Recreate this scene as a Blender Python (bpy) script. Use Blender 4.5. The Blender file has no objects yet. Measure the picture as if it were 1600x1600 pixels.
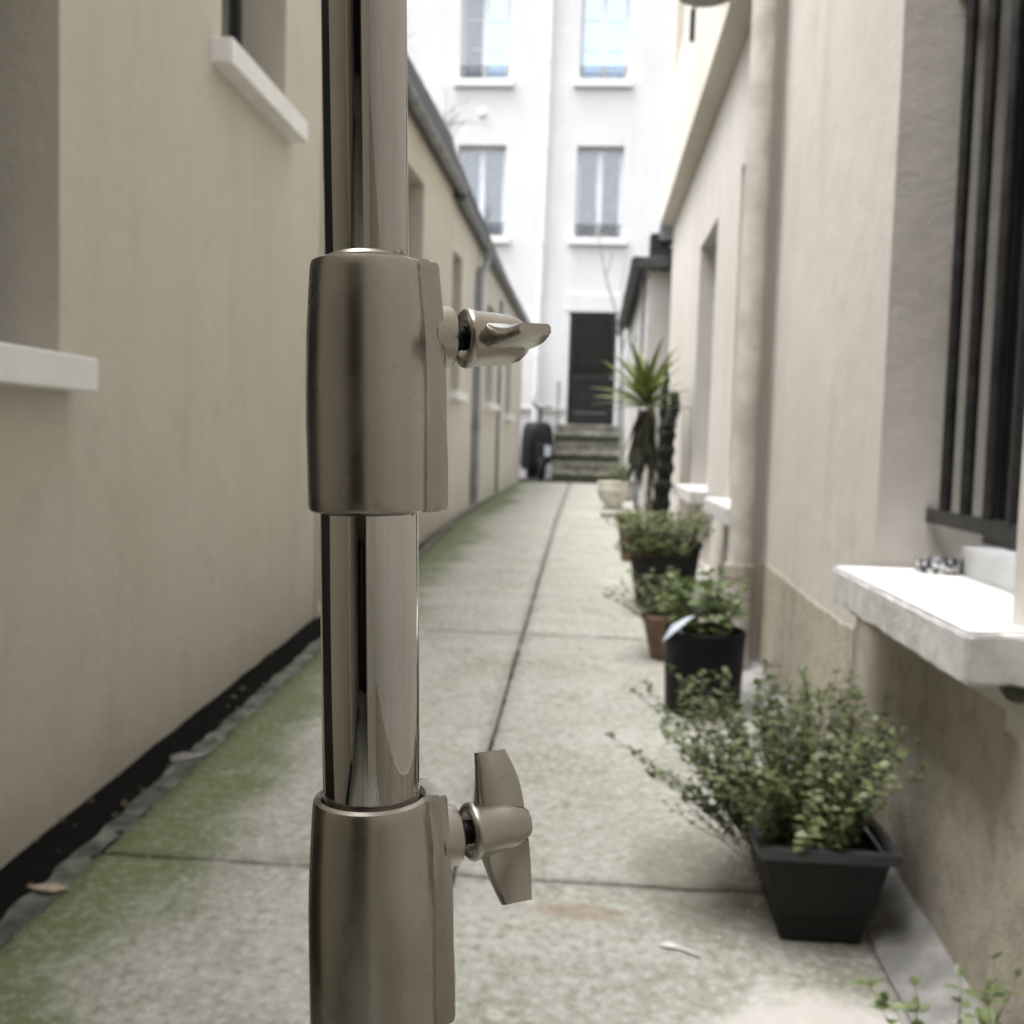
import bpy, bmesh, math, random
from mathutils import Vector, Matrix, Euler
R = math.radians
rnd = random.Random(7)
SC = bpy.context.scene
COL = SC.collection

# ------------------------------------------------------------------ camera
cam = bpy.data.cameras.new('camera'); co = bpy.data.objects.new('camera', cam); COL.objects.link(co)
right = Vector((0.9966, 0.0761, 0.0297)); fwd = Vector((-0.0741, 0.9949, -0.0677))
fwd.normalize(); right = (right - right.dot(fwd) * fwd).normalized(); up = right.cross(fwd)
co.matrix_world = Matrix(((right.x, up.x, -fwd.x, 0), (right.y, up.y, -fwd.y, 0), (right.z, up.z, -fwd.z, 0), (0, 0, 0, 1)))
cam.sensor_width = 36; cam.lens = 36; cam.clip_start = .02; cam.clip_end = 300
cam.dof.use_dof = True; cam.dof.focus_distance = .298; cam.dof.aperture_fstop = 21; cam.dof.aperture_blades = 0
SC.camera = co
SC.render.resolution_x = SC.render.resolution_y = 1024

# ------------------------------------------------------------------ sky, sun, exposure
SUN_EL, SUN_AZ = 70, 257          # azimuth: degrees clockwise from +Y where the (veiled) sun stands
w = bpy.data.worlds.new('World'); SC.world = w; w.use_nodes = True
nt = w.node_tree; nt.nodes.clear()
sky = nt.nodes.new('ShaderNodeTexSky'); sky.sky_type = 'NISHITA'; sky.sun_disc = False
sky.sun_elevation = R(SUN_EL); sky.sun_rotation = R(SUN_AZ); sky.dust_density = 4.0; sky.air_density = 1.0; sky.ozone_density = 1.0
hsv = nt.nodes.new('ShaderNodeHueSaturation'); hsv.inputs['Saturation'].default_value = .2
bg = nt.nodes.new('ShaderNodeBackground'); bg.inputs['Strength'].default_value = .14
out = nt.nodes.new('ShaderNodeOutputWorld')
nt.links.new(sky.outputs[0], hsv.inputs['Color']); nt.links.new(hsv.outputs[0], bg.inputs['Color']); nt.links.new(bg.outputs[0], out.inputs['Surface'])
sl = bpy.data.lights.new('sun', 'SUN'); so = bpy.data.objects.new('sun', sl); COL.objects.link(so)
sl.energy = .75; sl.angle = R(35); sl.color = (1, .985, .955)
az, el = R(SUN_AZ), R(SUN_EL)
sdir = Vector((math.sin(az) * math.cos(el), math.cos(az) * math.cos(el), math.sin(el)))
so.rotation_euler = sdir.to_track_quat('Z', 'Y').to_euler(); so.location = sdir * 40
SC.view_settings.view_transform = 'Standard'; SC.view_settings.look = 'None'
SC.view_settings.gamma = 1; SC.view_settings.use_curve_mapping = False
SC.view_settings.exposure = 1.9
cy = SC.cycles; cy.max_bounces = 7; cy.diffuse_bounces = 4; cy.glossy_bounces = 4; cy.transparent_max_bounces = 8; cy.caustics_reflective = False; cy.caustics_refractive = False
cy.use_denoising = True

# ------------------------------------------------------------------ helpers
def gz(y):                                   # the alley floor: climbs away from the camera, flatter at its end
    return -1.3 + .047 * y if y < 10.4 else -1.3 + .047 * 10.4 + .02 * (y - 10.4)

WLOC = {}
def tag(o, label=None, cat=None, group=None, kind=None):
    if label: o['label'] = label
    if cat: o['category'] = cat
    if group: o['group'] = group
    if kind: o['kind'] = kind
    return o
def link(o, parent, wloc):
    COL.objects.link(o); WLOC[o.name] = Vector(wloc)
    if parent is not None:
        o.parent = parent; o.location = Vector(wloc) - WLOC[parent.name]
    else: o.location = wloc
    return o
def empty(name, loc, label, cat, group=None):
    o = bpy.data.objects.new(name, None); o.empty_display_size = .1
    link(o, None, loc); return tag(o, label, cat, group)

class MB:
    def __init__(s): s.v = []; s.f = []; s.sm = []
    def add(s, vs, fs, smooth=False):
        b = len(s.v); s.v += [Vector(p) for p in vs]
        for f in fs: s.f.append([b + i for i in f]); s.sm.append(smooth)
        return s
    def box(s, a, b, M=None, bev=0):
        x0, y0, z0 = a; x1, y1, z1 = b
        vs = [(x0,y0,z0),(x1,y0,z0),(x1,y1,z0),(x0,y1,z0),(x0,y0,z1),(x1,y0,z1),(x1,y1,z1),(x0,y1,z1)]
        fs = [(0,3,2,1),(4,5,6,7),(0,1,5,4),(1,2,6,5),(2,3,7,6),(3,0,4,7)]
        if bev > 0:
            bm = bmesh.new(); bv = [bm.verts.new(p) for p in vs]
            for f in fs: bm.faces.new([bv[i] for i in f])
            bmesh.ops.bevel(bm, geom=bm.edges[:], offset=bev, segments=2, affect='EDGES', profile=.5)
            bm.verts.index_update(); vs = [v.co.copy() for v in bm.verts]; fs = [[v.index for v in f.verts] for f in bm.faces]; bm.free()
        if M is not None: vs = [M @ Vector(p) for p in vs]
        return s.add(vs, fs)
    def tube(s, pts, rads, n=10, cap=True, smooth=True):
        pts = [Vector(p) for p in pts]
        if not hasattr(rads, '__len__'): rads = [rads] * len(pts)
        vs = []; fs = []
        t0 = (pts[1] - pts[0]).normalized(); u = t0.orthogonal().normalized()
        for i, p in enumerate(pts):
            t = (pts[min(i+1, len(pts)-1)] - pts[max(i-1, 0)]).normalized()
            u = (u - u.dot(t) * t).normalized(); v = t.cross(u)
            for k in range(n):
                a = 2 * math.pi * k / n; vs.append(p + (u * math.cos(a) + v * math.sin(a)) * rads[i])
        for i in range(len(pts) - 1):
            for k in range(n):
                fs.append((i*n+k, i*n+(k+1)%n, (i+1)*n+(k+1)%n, (i+1)*n+k))
        s.add(vs, fs, smooth)
        if cap:
            s.add(vs[:n], [tuple(range(n))[::-1]]); s.add(vs[-n:], [tuple(range(n))])
        return s
    def lathe(s, prof, M, n=32, closed=False, smooth=True):
        vs = []; fs = []; m = len(prof)
        for (r, z) in prof:
            for k in range(n):
                a = 2 * math.pi * k / n; vs.append(M @ Vector((r * math.cos(a), r * math.sin(a), z)))
        for i in range(m if closed else m - 1):
            j = (i + 1) % m
            for k in range(n): fs.append((i*n+k, i*n+(k+1)%n, j*n+(k+1)%n, j*n+k))
        return s.add(vs, fs, smooth)
    def build(s, name, mat, parent=None, origin=None, fix=True, bevel=0):
        me = bpy.data.meshes.new(name)
        if origin is None:
            lo = [min(p[i] for p in s.v) for i in range(3)]; hi = [max(p[i] for p in s.v) for i in range(3)]
            origin = Vector(((lo[0]+hi[0])/2, (lo[1]+hi[1])/2, lo[2]))
        origin = Vector(origin)
        me.from_pydata([p - origin for p in s.v], [], s.f)
        me.polygons.foreach_set('use_smooth', s.sm)
        if fix:
            bm = bmesh.new(); bm.from_mesh(me); bmesh.ops.recalc_face_normals(bm, faces=bm.faces[:]); bm.to_mesh(me); bm.free()
        me.materials.append(mat); me.update()
        o = bpy.data.objects.new(name, me); link(o, parent, origin)
        if bevel:
            b = o.modifiers.new('bevel', 'BEVEL'); b.width = bevel; b.segments = 2; b.limit_method = 'ANGLE'
        return o
def box(name, a, b, mat, parent=None, bev=0): return MB().box(a, b, None, bev).build(name, mat, parent)
def T(x, y, z): return Matrix.Translation((x, y, z))

# ------------------------------------------------------------------ materials
def nodes(name):
    m = bpy.data.materials.new(name); m.use_nodes = True
    n = m.node_tree.nodes; n.clear(); return m, m.node_tree
def N(t, kind, **kw):
    nd = t.nodes.new('ShaderNode' + kind)
    for k, v in kw.items():
        if k in nd.inputs: nd.inputs[k].default_value = v
        else: setattr(nd, k, v)
    return nd
def rgb(c): return (c[0], c[1], c[2], 1)
def noise(t, pos, scale, detail=4, rough=.55, stretch=None):
    n = N(t, 'TexNoise'); n.inputs['Scale'].default_value = scale; n.inputs['Detail'].default_value = detail; n.inputs['Roughness'].default_value = rough
    if stretch:
        mp = N(t, 'Mapping'); mp.inputs['Scale'].default_value = stretch; t.links.new(pos, mp.inputs['Vector']); pos = mp.outputs[0]
    t.links.new(pos, n.inputs['Vector']); return n.outputs['Fac']
def ramp(t, src, a, b, lo=0, hi=1):
    r = N(t, 'MapRange'); r.interpolation_type = 'SMOOTHSTEP'
    r.inputs['From Min'].default_value = a; r.inputs['From Max'].default_value = b; r.inputs['To Min'].default_value = lo; r.inputs['To Max'].default_value = hi
    t.links.new(src, r.inputs['Value']); return r.outputs[0]
def mixc(t, fac, a, b, mode='MIX'):
    m = N(t, 'Mix', data_type='RGBA', blend_type=mode)
    for s, v in ((m.inputs[6], a), (m.inputs[7], b)):
        if isinstance(v, (tuple, list)): s.default_value = rgb(v)
        else: t.links.new(v, s)
    if isinstance(fac, (int, float)): m.inputs[0].default_value = fac
    else: t.links.new(fac, m.inputs[0])
    return m.outputs[2]
def math_(t, op, a, b=None):
    m = N(t, 'Math', operation=op)
    for i, v in enumerate((a, b)):
        if v is None: continue
        if isinstance(v, (int, float)): m.inputs[i].default_value = v
        else: t.links.new(v, m.inputs[i])
    return m.outputs[0]
def finish(t, col, rough, bump=None, bdist=.004, bstr=.5, metal=0, spec=.5, trans=0):
    p = N(t, 'BsdfPrincipled'); o = N(t, 'OutputMaterial')
    if isinstance(col, (tuple, list)): p.inputs['Base Color'].default_value = rgb(col)
    else: t.links.new(col, p.inputs['Base Color'])
    if isinstance(rough, (int, float)): p.inputs['Roughness'].default_value = rough
    else: t.links.new(rough, p.inputs['Roughness'])
    p.inputs['Metallic'].default_value = metal; p.inputs['Specular IOR Level'].default_value = spec
    if bump is not None:
        b = N(t, 'Bump'); b.inputs['Distance'].default_value = bdist; b.inputs['Strength'].default_value = bstr
        t.links.new(bump, b.inputs['Height']); t.links.new(b.outputs[0], p.inputs['Normal'])
    sh = p.outputs[0]
    if trans:
        tr = N(t, 'BsdfTranslucent'); mx = N(t, 'MixShader'); mx.inputs[0].default_value = trans
        if isinstance(col, (tuple, list)): tr.inputs[0].default_value = rgb(col)
        else: t.links.new(col, tr.inputs[0])
        t.links.new(sh, mx.inputs[1]); t.links.new(tr.outputs[0], mx.inputs[2]); sh = mx.outputs[0]
    t.links.new(sh, o.inputs['Surface'])
def pos(t): return N(t, 'NewGeometry').outputs['Position']

def stucco(name, c, dark, light, streak=.5, stain=None, bump=.5, fine=120, sth=.60):
    m, t = nodes(name); p = pos(t)
    big = noise(t, p, .9, 3, .6); mid = noise(t, p, 5.5, 5, .65); st = noise(t, p, 2.2, 3, .6, (2.2, 2.2, .30)); fn = noise(t, p, fine, 1, .6)
    col = mixc(t, ramp(t, big, .35, .68), c, light)
    col = mixc(t, ramp(t, st, .47, .75, 0, streak), col, dark)
    col = mixc(t, ramp(t, mid, .52, .78, 0, .45), col, dark)
    if stain:
        spots = noise(t, p, 13, 5, .7)
        col = mixc(t, ramp(t, spots, sth, sth + .15, 0, .5), col, stain)
    col = mixc(t, ramp(t, fn, .3, .7, 0, .14), col, dark)
    h = math_(t, 'ADD', math_(t, 'MULTIPLY', mid, 1.2), math_(t, 'ADD', math_(t, 'MULTIPLY', fn, .35), math_(t, 'MULTIPLY', big, 2.0)))
    finish(t, col, .9, h, .012, bump, spec=.25)
    return m
def plain(name, c, rough=.5, var=.18, scale=8, metal=0, spec=.5, bump=.15, fine=90, bdist=.003):
    m, t = nodes(name); p = pos(t)
    a = noise(t, p, scale, 5, .6); f = noise(t, p, fine, 3, .6)
    d = tuple(max(0, x * (1 - 1.6 * var)) for x in c); l = tuple(min(1, x * (1 + .8 * var)) for x in c)
    col = mixc(t, ramp(t, a, .3, .7), d, l); col = mixc(t, ramp(t, f, .35, .7, 0, .25), col, d)
    rr = ramp(t, a, .3, .7, rough * .85, min(1, rough * 1.15))
    finish(t, col, rr, math_(t, 'ADD', a, math_(t, 'MULTIPLY', f, .4)), bdist, bump, metal, spec)
    return m
def leafmat(name, a, b, c, trans=.25):
    m, t = nodes(name); p = pos(t)
    oi = N(t, 'ObjectInfo'); n1 = noise(t, p, 55, 2, .5); n2 = noise(t, p, 9, 3, .5)
    f = ramp(t, math_(t, 'ADD', math_(t, 'MULTIPLY', oi.outputs['Random'], .4), math_(t, 'MULTIPLY', n1, .9)), .35, .95)
    col = mixc(t, f, a, b); col = mixc(t, ramp(t, n2, .55, .75, 0, .5), col, c)
    finish(t, col, .42, n1, .001, .3, spec=.45, trans=trans)
    return m

MT = {}
MT['wall_left'] = stucco('beige_render', (.56, .515, .435), (.45, .412, .337), (.60, .557, .478), .35)
MT['wall_right'] = stucco('pinkish_grey_render', (.585, .55, .51), (.47, .435, .395), (.64, .605, .565), .5, (.44, .385, .325))
MT['dado'] = stucco('damp_brown_render', (.43, .385, .32), (.29, .262, .215), (.51, .465, .395), .6, (.28, .25, .20), .7, sth=.47)
MT['wall_far'] = stucco('cream_render', (.60, .57, .505), (.50, .465, .40), (.65, .62, .555), .35)
MT['wall_c'] = stucco('grey_white_render', (.60, .585, .56), (.46, .44, .41), (.68, .66, .64), .5)
MT['facade'] = stucco('white_render', (.725, .725, .72), (.63, .63, .62), (.765, .765, .765), .4, None, .3)
MT['sill'] = plain('white_stone_and_glare', (.84, .835, .815), .7, .04, 9, bump=.5, fine=60)  # white stone; on the near sill top it also stands for glare
MT['sill_edge'] = plain('grey_cement_sill', (.62, .62, .61), .8, .12, 14, bump=.7, fine=45, bdist=.006)
MT['iron'] = plain('black_painted_iron', (.018, .019, .02), .42, .3, 20)
MT['dark_door'] = plain('black_lacquered_door', (.016, .017, .018), .35, .3, 6)
MT['added_dark'] = plain('added_reflection_dark', (.012, .011, .010), .5, .3, 6)  # near-black of the unseen leaves added to darken the pole's reflections
MT['white_frame'] = plain('white_window_paint', (.78, .80, .83), .4, .05, 9, bump=.05)
MT['dark_frame'] = plain('dark_window_paint', (.03, .03, .032), .4, .2, 9)
MT['curtain'] = plain('grey_net_curtain', (.17, .175, .19), .9, .25, 7)
MT['curtain_light'] = plain('pale_curtain', (.55, .58, .62), .9, .12, 5)
MT['interior'] = plain('painted_room_shade', (.05, .05, .052), .9, .3, 3)  # dark sheet behind the glass: the unlit room's shade as colour
MT['slate'] = plain('slate_zinc', (.055, .058, .062), .55, .35, 7, bump=.4, fine=25)
MT['zinc'] = plain('weathered_zinc', (.23, .235, .24), .5, .3, 6, metal=.3)
MT['grey_pipe'] = plain('grey_painted_pipe', (.27, .28, .30), .5, .2, 5)
MT['cream_pipe'] = plain('pipe_painted_as_wall', (.60, .565, .52), .65, .16, 6, bump=.3)
MT['white_pipe'] = plain('white_pipe', (.82, .82, .82), .45, .05, 5)
MT['stone'] = plain('mossy_step_stone', (.30, .295, .25), .85, .35, 6, bump=.8, fine=30, bdist=.01)
MT['moss'] = plain('step_moss', (.085, .09, .06), .95, .4, 18, bump=1, fine=60, bdist=.01)
MT['black_plastic'] = plain('black_pot_plastic', (.007, .007, .008), .6, .25, 9, spec=.2)
MT['grey_plastic'] = plain('anthracite_planter_plastic', (.017, .018, .018), .6, .25, 9, spec=.25)
MT['rim_plastic'] = plain('faded_rim_plastic', (.060, .062, .070), .45, .2, 14)
MT['big_pot'] = plain('dull_dark_pot', (.034, .032, .031), .8, .4, 9, spec=.2)
MT['terracotta'] = plain('terracotta', (.20, .125, .085), .85, .3, 12, bump=.4)
MT['cream_pot'] = plain('pale_stone_urn', (.62, .59, .51), .8, .2, 9, bump=.5)
MT['green_glaze'] = plain('green_rim', (.16, .21, .07), .6, .3, 9)
MT['soil'] = plain('potting_soil', (.035, .026, .019), .95, .5, 40, bump=1, fine=140, bdist=.01)
MT['leaf'] = leafmat('herb_leaf', (.10, .135, .05), (.20, .235, .10), (.30, .305, .18))
MT['leaf_big'] = leafmat('broad_leaf', (.13, .18, .07), (.23, .285, .12), (.30, .32, .17), .3)
MT['leaf_dark'] = leafmat('trailing_leaf', (.06, .085, .03), (.13, .165, .06), (.18, .20, .09))
MT['yucca'] = leafmat('yucca_blade', (.10, .135, .035), (.17, .20, .06), (.22, .235, .10), .15)
MT['yucca_dead'] = leafmat('withered_yucca_blade', (.03, .034, .02), (.06, .062, .036), (.085, .08, .05), .1)
MT['stem'] = plain('herb_stem', (.17, .125, .085), .8, .35, 30)
MT['stem_green'] = plain('green_stem', (.15, .19, .08), .7, .3, 30)
MT['bark'] = plain('pale_bark', (.27, .215, .16), .9, .35, 25, bump=.8)
MT['branch'] = plain('grey_branch', (.36, .35, .34), .9, .2, 20)
MT['cactus'] = plain('dark_cactus_skin', (.020, .024, .020), .55, .45, 16, bump=.5)
MT['tarp'] = plain('black_scooter_cover', (.010, .011, .012), .5, .3, 5, bump=.4, spec=.3)
MT['rubber'] = plain('tyre_rubber', (.03, .03, .031), .8, .2, 20)
MT['grey_metal'] = plain('dull_grey_metal', (.25, .26, .28), .4, .2, 12, metal=.6)
MT['paper'] = plain('white_paper', (.80, .80, .80), .8, .05, 30)
MT['tagblue'] = plain('pale_blue_plastic', (.66, .74, .86), .4, .06, 20)
MT['dry_leaf'] = plain('dry_leaf', (.50, .40, .32), .8, .25, 40)
MT['shade'] = plain('enamel_shade', (.55, .56, .58), .35, .08, 10)
MT['bed'] = plain('joint_dirt', (.045, .048, .032), .95, .5, 20, bump=1, fine=80, bdist=.01)
MT['channel'] = plain('tarred_drain', (.007, .007, .006), .9, .5, 9, spec=.1, bump=.8, fine=50, bdist=.008)
MT['cement'] = plain('cement_fillet', (.35, .345, .335), .9, .25, 9, bump=.8, fine=45, bdist=.008)
MT['kerb'] = plain('grey_kerb_cement', (.165, .172, .145), .9, .5, 9, bump=.9, fine=40, bdist=.006)

def concrete():
    m, t = nodes('worn_concrete'); p = pos(t)
    sep = N(t, 'SeparateXYZ'); t.links.new(p, sep.inputs[0])
    big = noise(t, p, .8, 5, .6); mid = noise(t, p, 4.5, 6, .7); sp = noise(t, p, 38, 4, .7); fn = noise(t, p, 150, 3, .6); hz = noise(t, p, 1.6, 5, .6, (.6, 2.2, 1))
    col = mixc(t, ramp(t, big, .3, .7), (.365, .36, .322), (.44, .437, .398))
    col = mixc(t, ramp(t, mid, .45, .72, 0, .65), col, (.255, .253, .216))
    col = mixc(t, ramp(t, hz, .5, .72, 0, .5), col, (.52, .517, .485))
    col = mixc(t, ramp(t, sp, .52, .64, 0, .8), col, (.53, .527, .495))
    col = mixc(t, ramp(t, sp, .48, .35, 0, .75), col, (.235, .235, .185))
    vo = N(t, 'TexVoronoi'); vo.inputs['Scale'].default_value = 26; t.links.new(p, vo.inputs['Vector'])
    col = mixc(t, ramp(t, vo.outputs['Distance'], .12, .05, 0, .5), col, (.68, .67, .63))
    # algae growing out of the drain on the left, and blotches of it elsewhere
    xa = math_(t, 'ADD', sep.outputs[0], math_(t, 'MULTIPLY', math_(t, 'SUBTRACT', mid, .5), .55))
    xa = math_(t, 'ADD', xa, math_(t, 'MULTIPLY', math_(t, 'SUBTRACT', big, .5), .7))
    alg = math_(t, 'MULTIPLY', ramp(t, xa, -.88, -1.20), ramp(t, sp, .75, .4, .6, 1))
    col = mixc(t, math_(t, 'MULTIPLY', alg, .93), col, (.12, .15, .055))
    bl = math_(t, 'MULTIPLY', ramp(t, noise(t, p, 2.4, 5, .65), .5, .72), ramp(t, sp, .62, .42))
    col = mixc(t, math_(t, 'MULTIPLY', bl, .6), col, (.20, .205, .115))
    # white cement smear by the right wall, rusty smear in the middle
    def spot(x, y, rx, ry):
        a = math_(t, 'DIVIDE', math_(t, 'SUBTRACT', sep.outputs[0], x), rx); b = math_(t, 'DIVIDE', math_(t, 'SUBTRACT', sep.outputs[1], y), ry)
        d = math_(t, 'ADD', math_(t, 'MULTIPLY', a, a), math_(t, 'MULTIPLY', b, b))
        d = math_(t, 'ADD', d, math_(t, 'MULTIPLY', math_(t, 'SUBTRACT', mid, .5), 2.2))
        return ramp(t, d, 1.15, .35)
    col = mixc(t, math_(t, 'MULTIPLY', spot(.52, 2.05, .26, .22), .75), col, (.66, .63, .60))
    col = mixc(t, math_(t, 'MULTIPLY', spot(.02, 2.53, .13, .05), .55), col, (.30, .225, .15))
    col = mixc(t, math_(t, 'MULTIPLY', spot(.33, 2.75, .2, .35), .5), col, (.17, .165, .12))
    h = math_(t, 'ADD', math_(t, 'MULTIPLY', mid, .9), math_(t, 'ADD', math_(t, 'MULTIPLY', sp, .45), math_(t, 'MULTIPLY', fn, .2)))
    finish(t, col, .85, h, .006, .6, spec=.3)
    return m
MT['concrete'] = concrete()

def pane_mat(name, body, mirror, tint):
    m, t = nodes(name); p = pos(t)
    wv = noise(t, p, 1.7, 2, .5); bp = N(t, 'Bump'); bp.inputs['Strength'].default_value = .06; bp.inputs['Distance'].default_value = .02
    t.links.new(wv, bp.inputs['Height'])
    a = N(t, 'BsdfTransparent'); a.inputs[0].default_value = rgb(body)
    g = N(t, 'BsdfGlossy'); g.inputs['Roughness'].default_value = .03; g.inputs['Color'].default_value = rgb(tint); t.links.new(bp.outputs[0], g.inputs['Normal'])
    mx = N(t, 'MixShader'); mx.inputs[0].default_value = mirror; o = N(t, 'OutputMaterial')
    t.links.new(a.outputs[0], mx.inputs[1]); t.links.new(g.outputs[0], mx.inputs[2]); t.links.new(mx.outputs[0], o.inputs[0])
    return m
MT['pane'] = pane_mat('window_glass', (.9, .92, .93), .14, (.95, .97, 1))
MT['pane_dark'] = pane_mat('dark_door_glass', (.5, .5, .5), .04, (.9, .9, .9))
MT['pane_sky_tint'] = pane_mat('sky_tinted_window_glass', (.75, .86, .97), .6, (.72, .87, 1))  # blue of the mirrored sky is put into the glass tint

def chrome():
    m, t = nodes('polished_chrome'); p = pos(t)
    n = noise(t, p, 60, 3, .5, (1, 1, .03)); f = noise(t, p, 900, 2, .6)
    rr = .045
    finish(t, mixc(t, ramp(t, n, .4, .7, 0, .25), (.55, .535, .51), (.49, .475, .45)), rr, n, .0006, .15, metal=1)
    return m
def nickel():
    m, t = nodes('satin_nickel_casting'); p = pos(t)
    g = noise(t, p, 120, 2, .5); b = noise(t, p, 45, 3, .5)
    col = mixc(t, ramp(t, b, .3, .7), (.425, .40, .36), (.465, .44, .40)); col = mixc(t, ramp(t, g, .4, .8, 0, .15), col, (.39, .365, .325))
    finish(t, col, ramp(t, b, .35, .65, .25, .30), None, metal=1)
    return m
MT['chrome'] = chrome(); MT['nickel'] = nickel()
MT['screw'] = plain('oiled_screw_thread', (.03, .03, .03), .4, .2, 300, metal=.8)

# ------------------------------------------------------------------ walls with openings
def wall_mesh(mb, O, U, Nn, u0, u1, v0, v1, openings):
    """vertical wall through O, running along U, openings (u0,u1,v0,v1,depth,closed) cut back along Nn"""
    O, U, Nn = Vector(O), Vector(U), Vector(Nn); Z = Vector((0, 0, 1))
    P = lambda u, v, d=0: O + U * u + Z * v + Nn * d
    us = sorted({u0, u1} | {x for o in openings for x in o[:2]}); vs = sorted({v0, v1} | {x for o in openings for x in o[2:4]})
    for a, b in zip(us, us[1:]):
        for c, d in zip(vs, vs[1:]):
            mu, mv = (a + b) / 2, (c + d) / 2
            if any(o[0] < mu < o[1] and o[2] < mv < o[3] for o in openings): continue
            mb.add([P(a, c), P(b, c), P(b, d), P(a, d)], [(0, 1, 2, 3)])
    for o in openings:
        a, b, c, d, dep, closed = o
        q = [P(a, c), P(b, c), P(b, d), P(a, d), P(a, c, dep), P(b, c, dep), P(b, d, dep), P(a, d, dep)]
        mb.add(q, [(0, 4, 5, 1), (1, 5, 6, 2), (2, 6, 7, 3), (3, 7, 4, 0)])
        if closed: mb.add(q[4:], [(0, 1, 2, 3)])
    return P

def window(parent, P, a, b, c, d, dep, frame=.05, mats=('white_frame', 'pane', 'pane', 'curtain'), bars=0, name='window'):
    """casement window set back by dep in the opening a..b, c..d: frame, two leaves of panes, curtain behind, or a sheet coloured as room shade"""
    fm, p1, p2, cm = mats
    mid = (a + b) / 2
    def bx(mb, u0, u1, v0, v1, d0, d1):
        q = [P(u, v, dd) for dd in (d0, d1) for (u, v) in ((u0, v0), (u1, v0), (u1, v1), (u0, v1))]
        mb.add(q, [(0, 1, 2, 3), (4, 7, 6, 5), (0, 4, 5, 1), (1, 5, 6, 2), (2, 6, 7, 3), (3, 7, 4, 0)])
    fr = MB(); f = frame
    bx(fr, a, b, c, c + f, dep, dep + .05); bx(fr, a, b, d - f, d, dep, dep + .05)
    bx(fr, a, a + f, c + f, d - f, dep, dep + .05); bx(fr, b - f, b, c + f, d - f, dep, dep + .05)
    bx(fr, mid - f * .8, mid + f * .8, c + f, d - f, dep - .01, dep + .04)
    wo = fr.build(name, MT[fm], parent)
    for (l, r_, pm) in ((a + f, mid - f * .8, p1), (mid + f * .8, b - f, p2)):
        n = bars + 1
        for i in range(n):
            z0 = c + f + (d - c - 2 * f) * i / n; z1 = c + f + (d - c - 2 * f) * (i + 1) / n
            if i:
                g = MB(); bx(g, l, r_, z0 - .012, z0 + .012, dep + .005, dep + .035); g.build('glazing_bar', MT[fm], wo)
            g = MB(); bx(g, l, r_, z0 + (.012 if i else 0), z1 - (.012 if i < n - 1 else 0), dep + .018, dep + .024); g.build('pane', MT[pm], wo)
    if cm:
        g = MB(); n = 26; vs = []; fs = []
        for i in range(n + 1):
            u = a + (b - a) * i / n; dd = dep + .12 + .022 * math.sin(i * 1.9) + .012 * math.sin(i * 4.3)
            vs += [P(u, c + .01, dd), P(u, d, dd)]
        for i in range(n): fs.append((2*i, 2*i+2, 2*i+3, 2*i+1))
        g.add(vs, fs, True); g.build('curtain', MT[cm], wo, fix=False)
    return wo
def sill(parent, a, b, mat='sill', name='window_sill'):
    o = box(name, a, b, MT[mat], parent, .006); return o
def railing(parent, P, a, b, c, h, dep):
    m = MB()
    def bar(p, q, r): m.tube([p, q], r, 6)
    bar(P(a, c + h, dep), P(b, c + h, dep), .014); bar(P(a, c + .03, dep), P(b, c + .03, dep), .010)
    n = 9
    for i in range(n + 1):
        u = a + .02 + (b - a - .04) * i / n; bar(P(u, c + .002, dep), P(u, c + h, dep), .007)
    for i in range(n):
        u = a + .02 + (b - a - .04) * (i + .5) / n; pts = []
        for k in range(9):
            an = 2 * math.pi * k / 8; pts.append(P(u + .030 * math.cos(an), c + h * .52 + h * .3 * math.sin(an), dep))
        m.tube(pts, .006, 5, False)
    m.build('railing', MT['iron'], parent)

# ------------------------------------------------------------------ ground
def strip(x0, x1, y0, y1, dz0, dz1, nx, ny, jit=0, seed=0, edge=0):
    rr = random.Random(seed); vs = []; fs = []
    for j in range(ny + 1):
        y = y0 + (y1 - y0) * j / ny
        for i in range(nx + 1):
            x = x0 + (x1 - x0) * i / nx; f = i / nx
            ex = ey = 0
            if edge and i in (0, nx): ex = rr.uniform(-edge, edge) * .8
            if edge and j in (0, ny): ey = rr.uniform(-edge, edge) * .8
            vs.append((x + ex, y + ey, gz(y) + dz0 + (dz1 - dz0) * f + rr.uniform(-jit, jit)))
    for j in range(ny):
        for i in range(nx):
            a = j * (nx + 1) + i; fs.append((a, a + 1, a + nx + 2, a + nx + 1))
    return vs, fs
ys = [-40, -6, 0, 10.4, 20, 80]
v = []; f = []
for y in ys: v += [(-60, y, gz(max(-6, min(y, 30))) - .09), (60, y, gz(max(-6, min(y, 30))) - .09)]
for i in range(len(ys) - 1): f.append((2*i, 2*i+1, 2*i+3, 2*i+2))
MB().add(v, f).build('ground', MT['bed'], None).__setitem__('kind', 'structure')
vs, fs = strip(-1.31, .86, -5, 19.3, -.022, -.022, 6, 60, .002, 3)
pav = MB().add(vs, fs).build('pavement', MT['bed'], None); pav['kind'] = 'structure'
joints = [-5, -2.9, -.1, 2.685, 5.52, 10.2, 13.9, 17.75]
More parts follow.
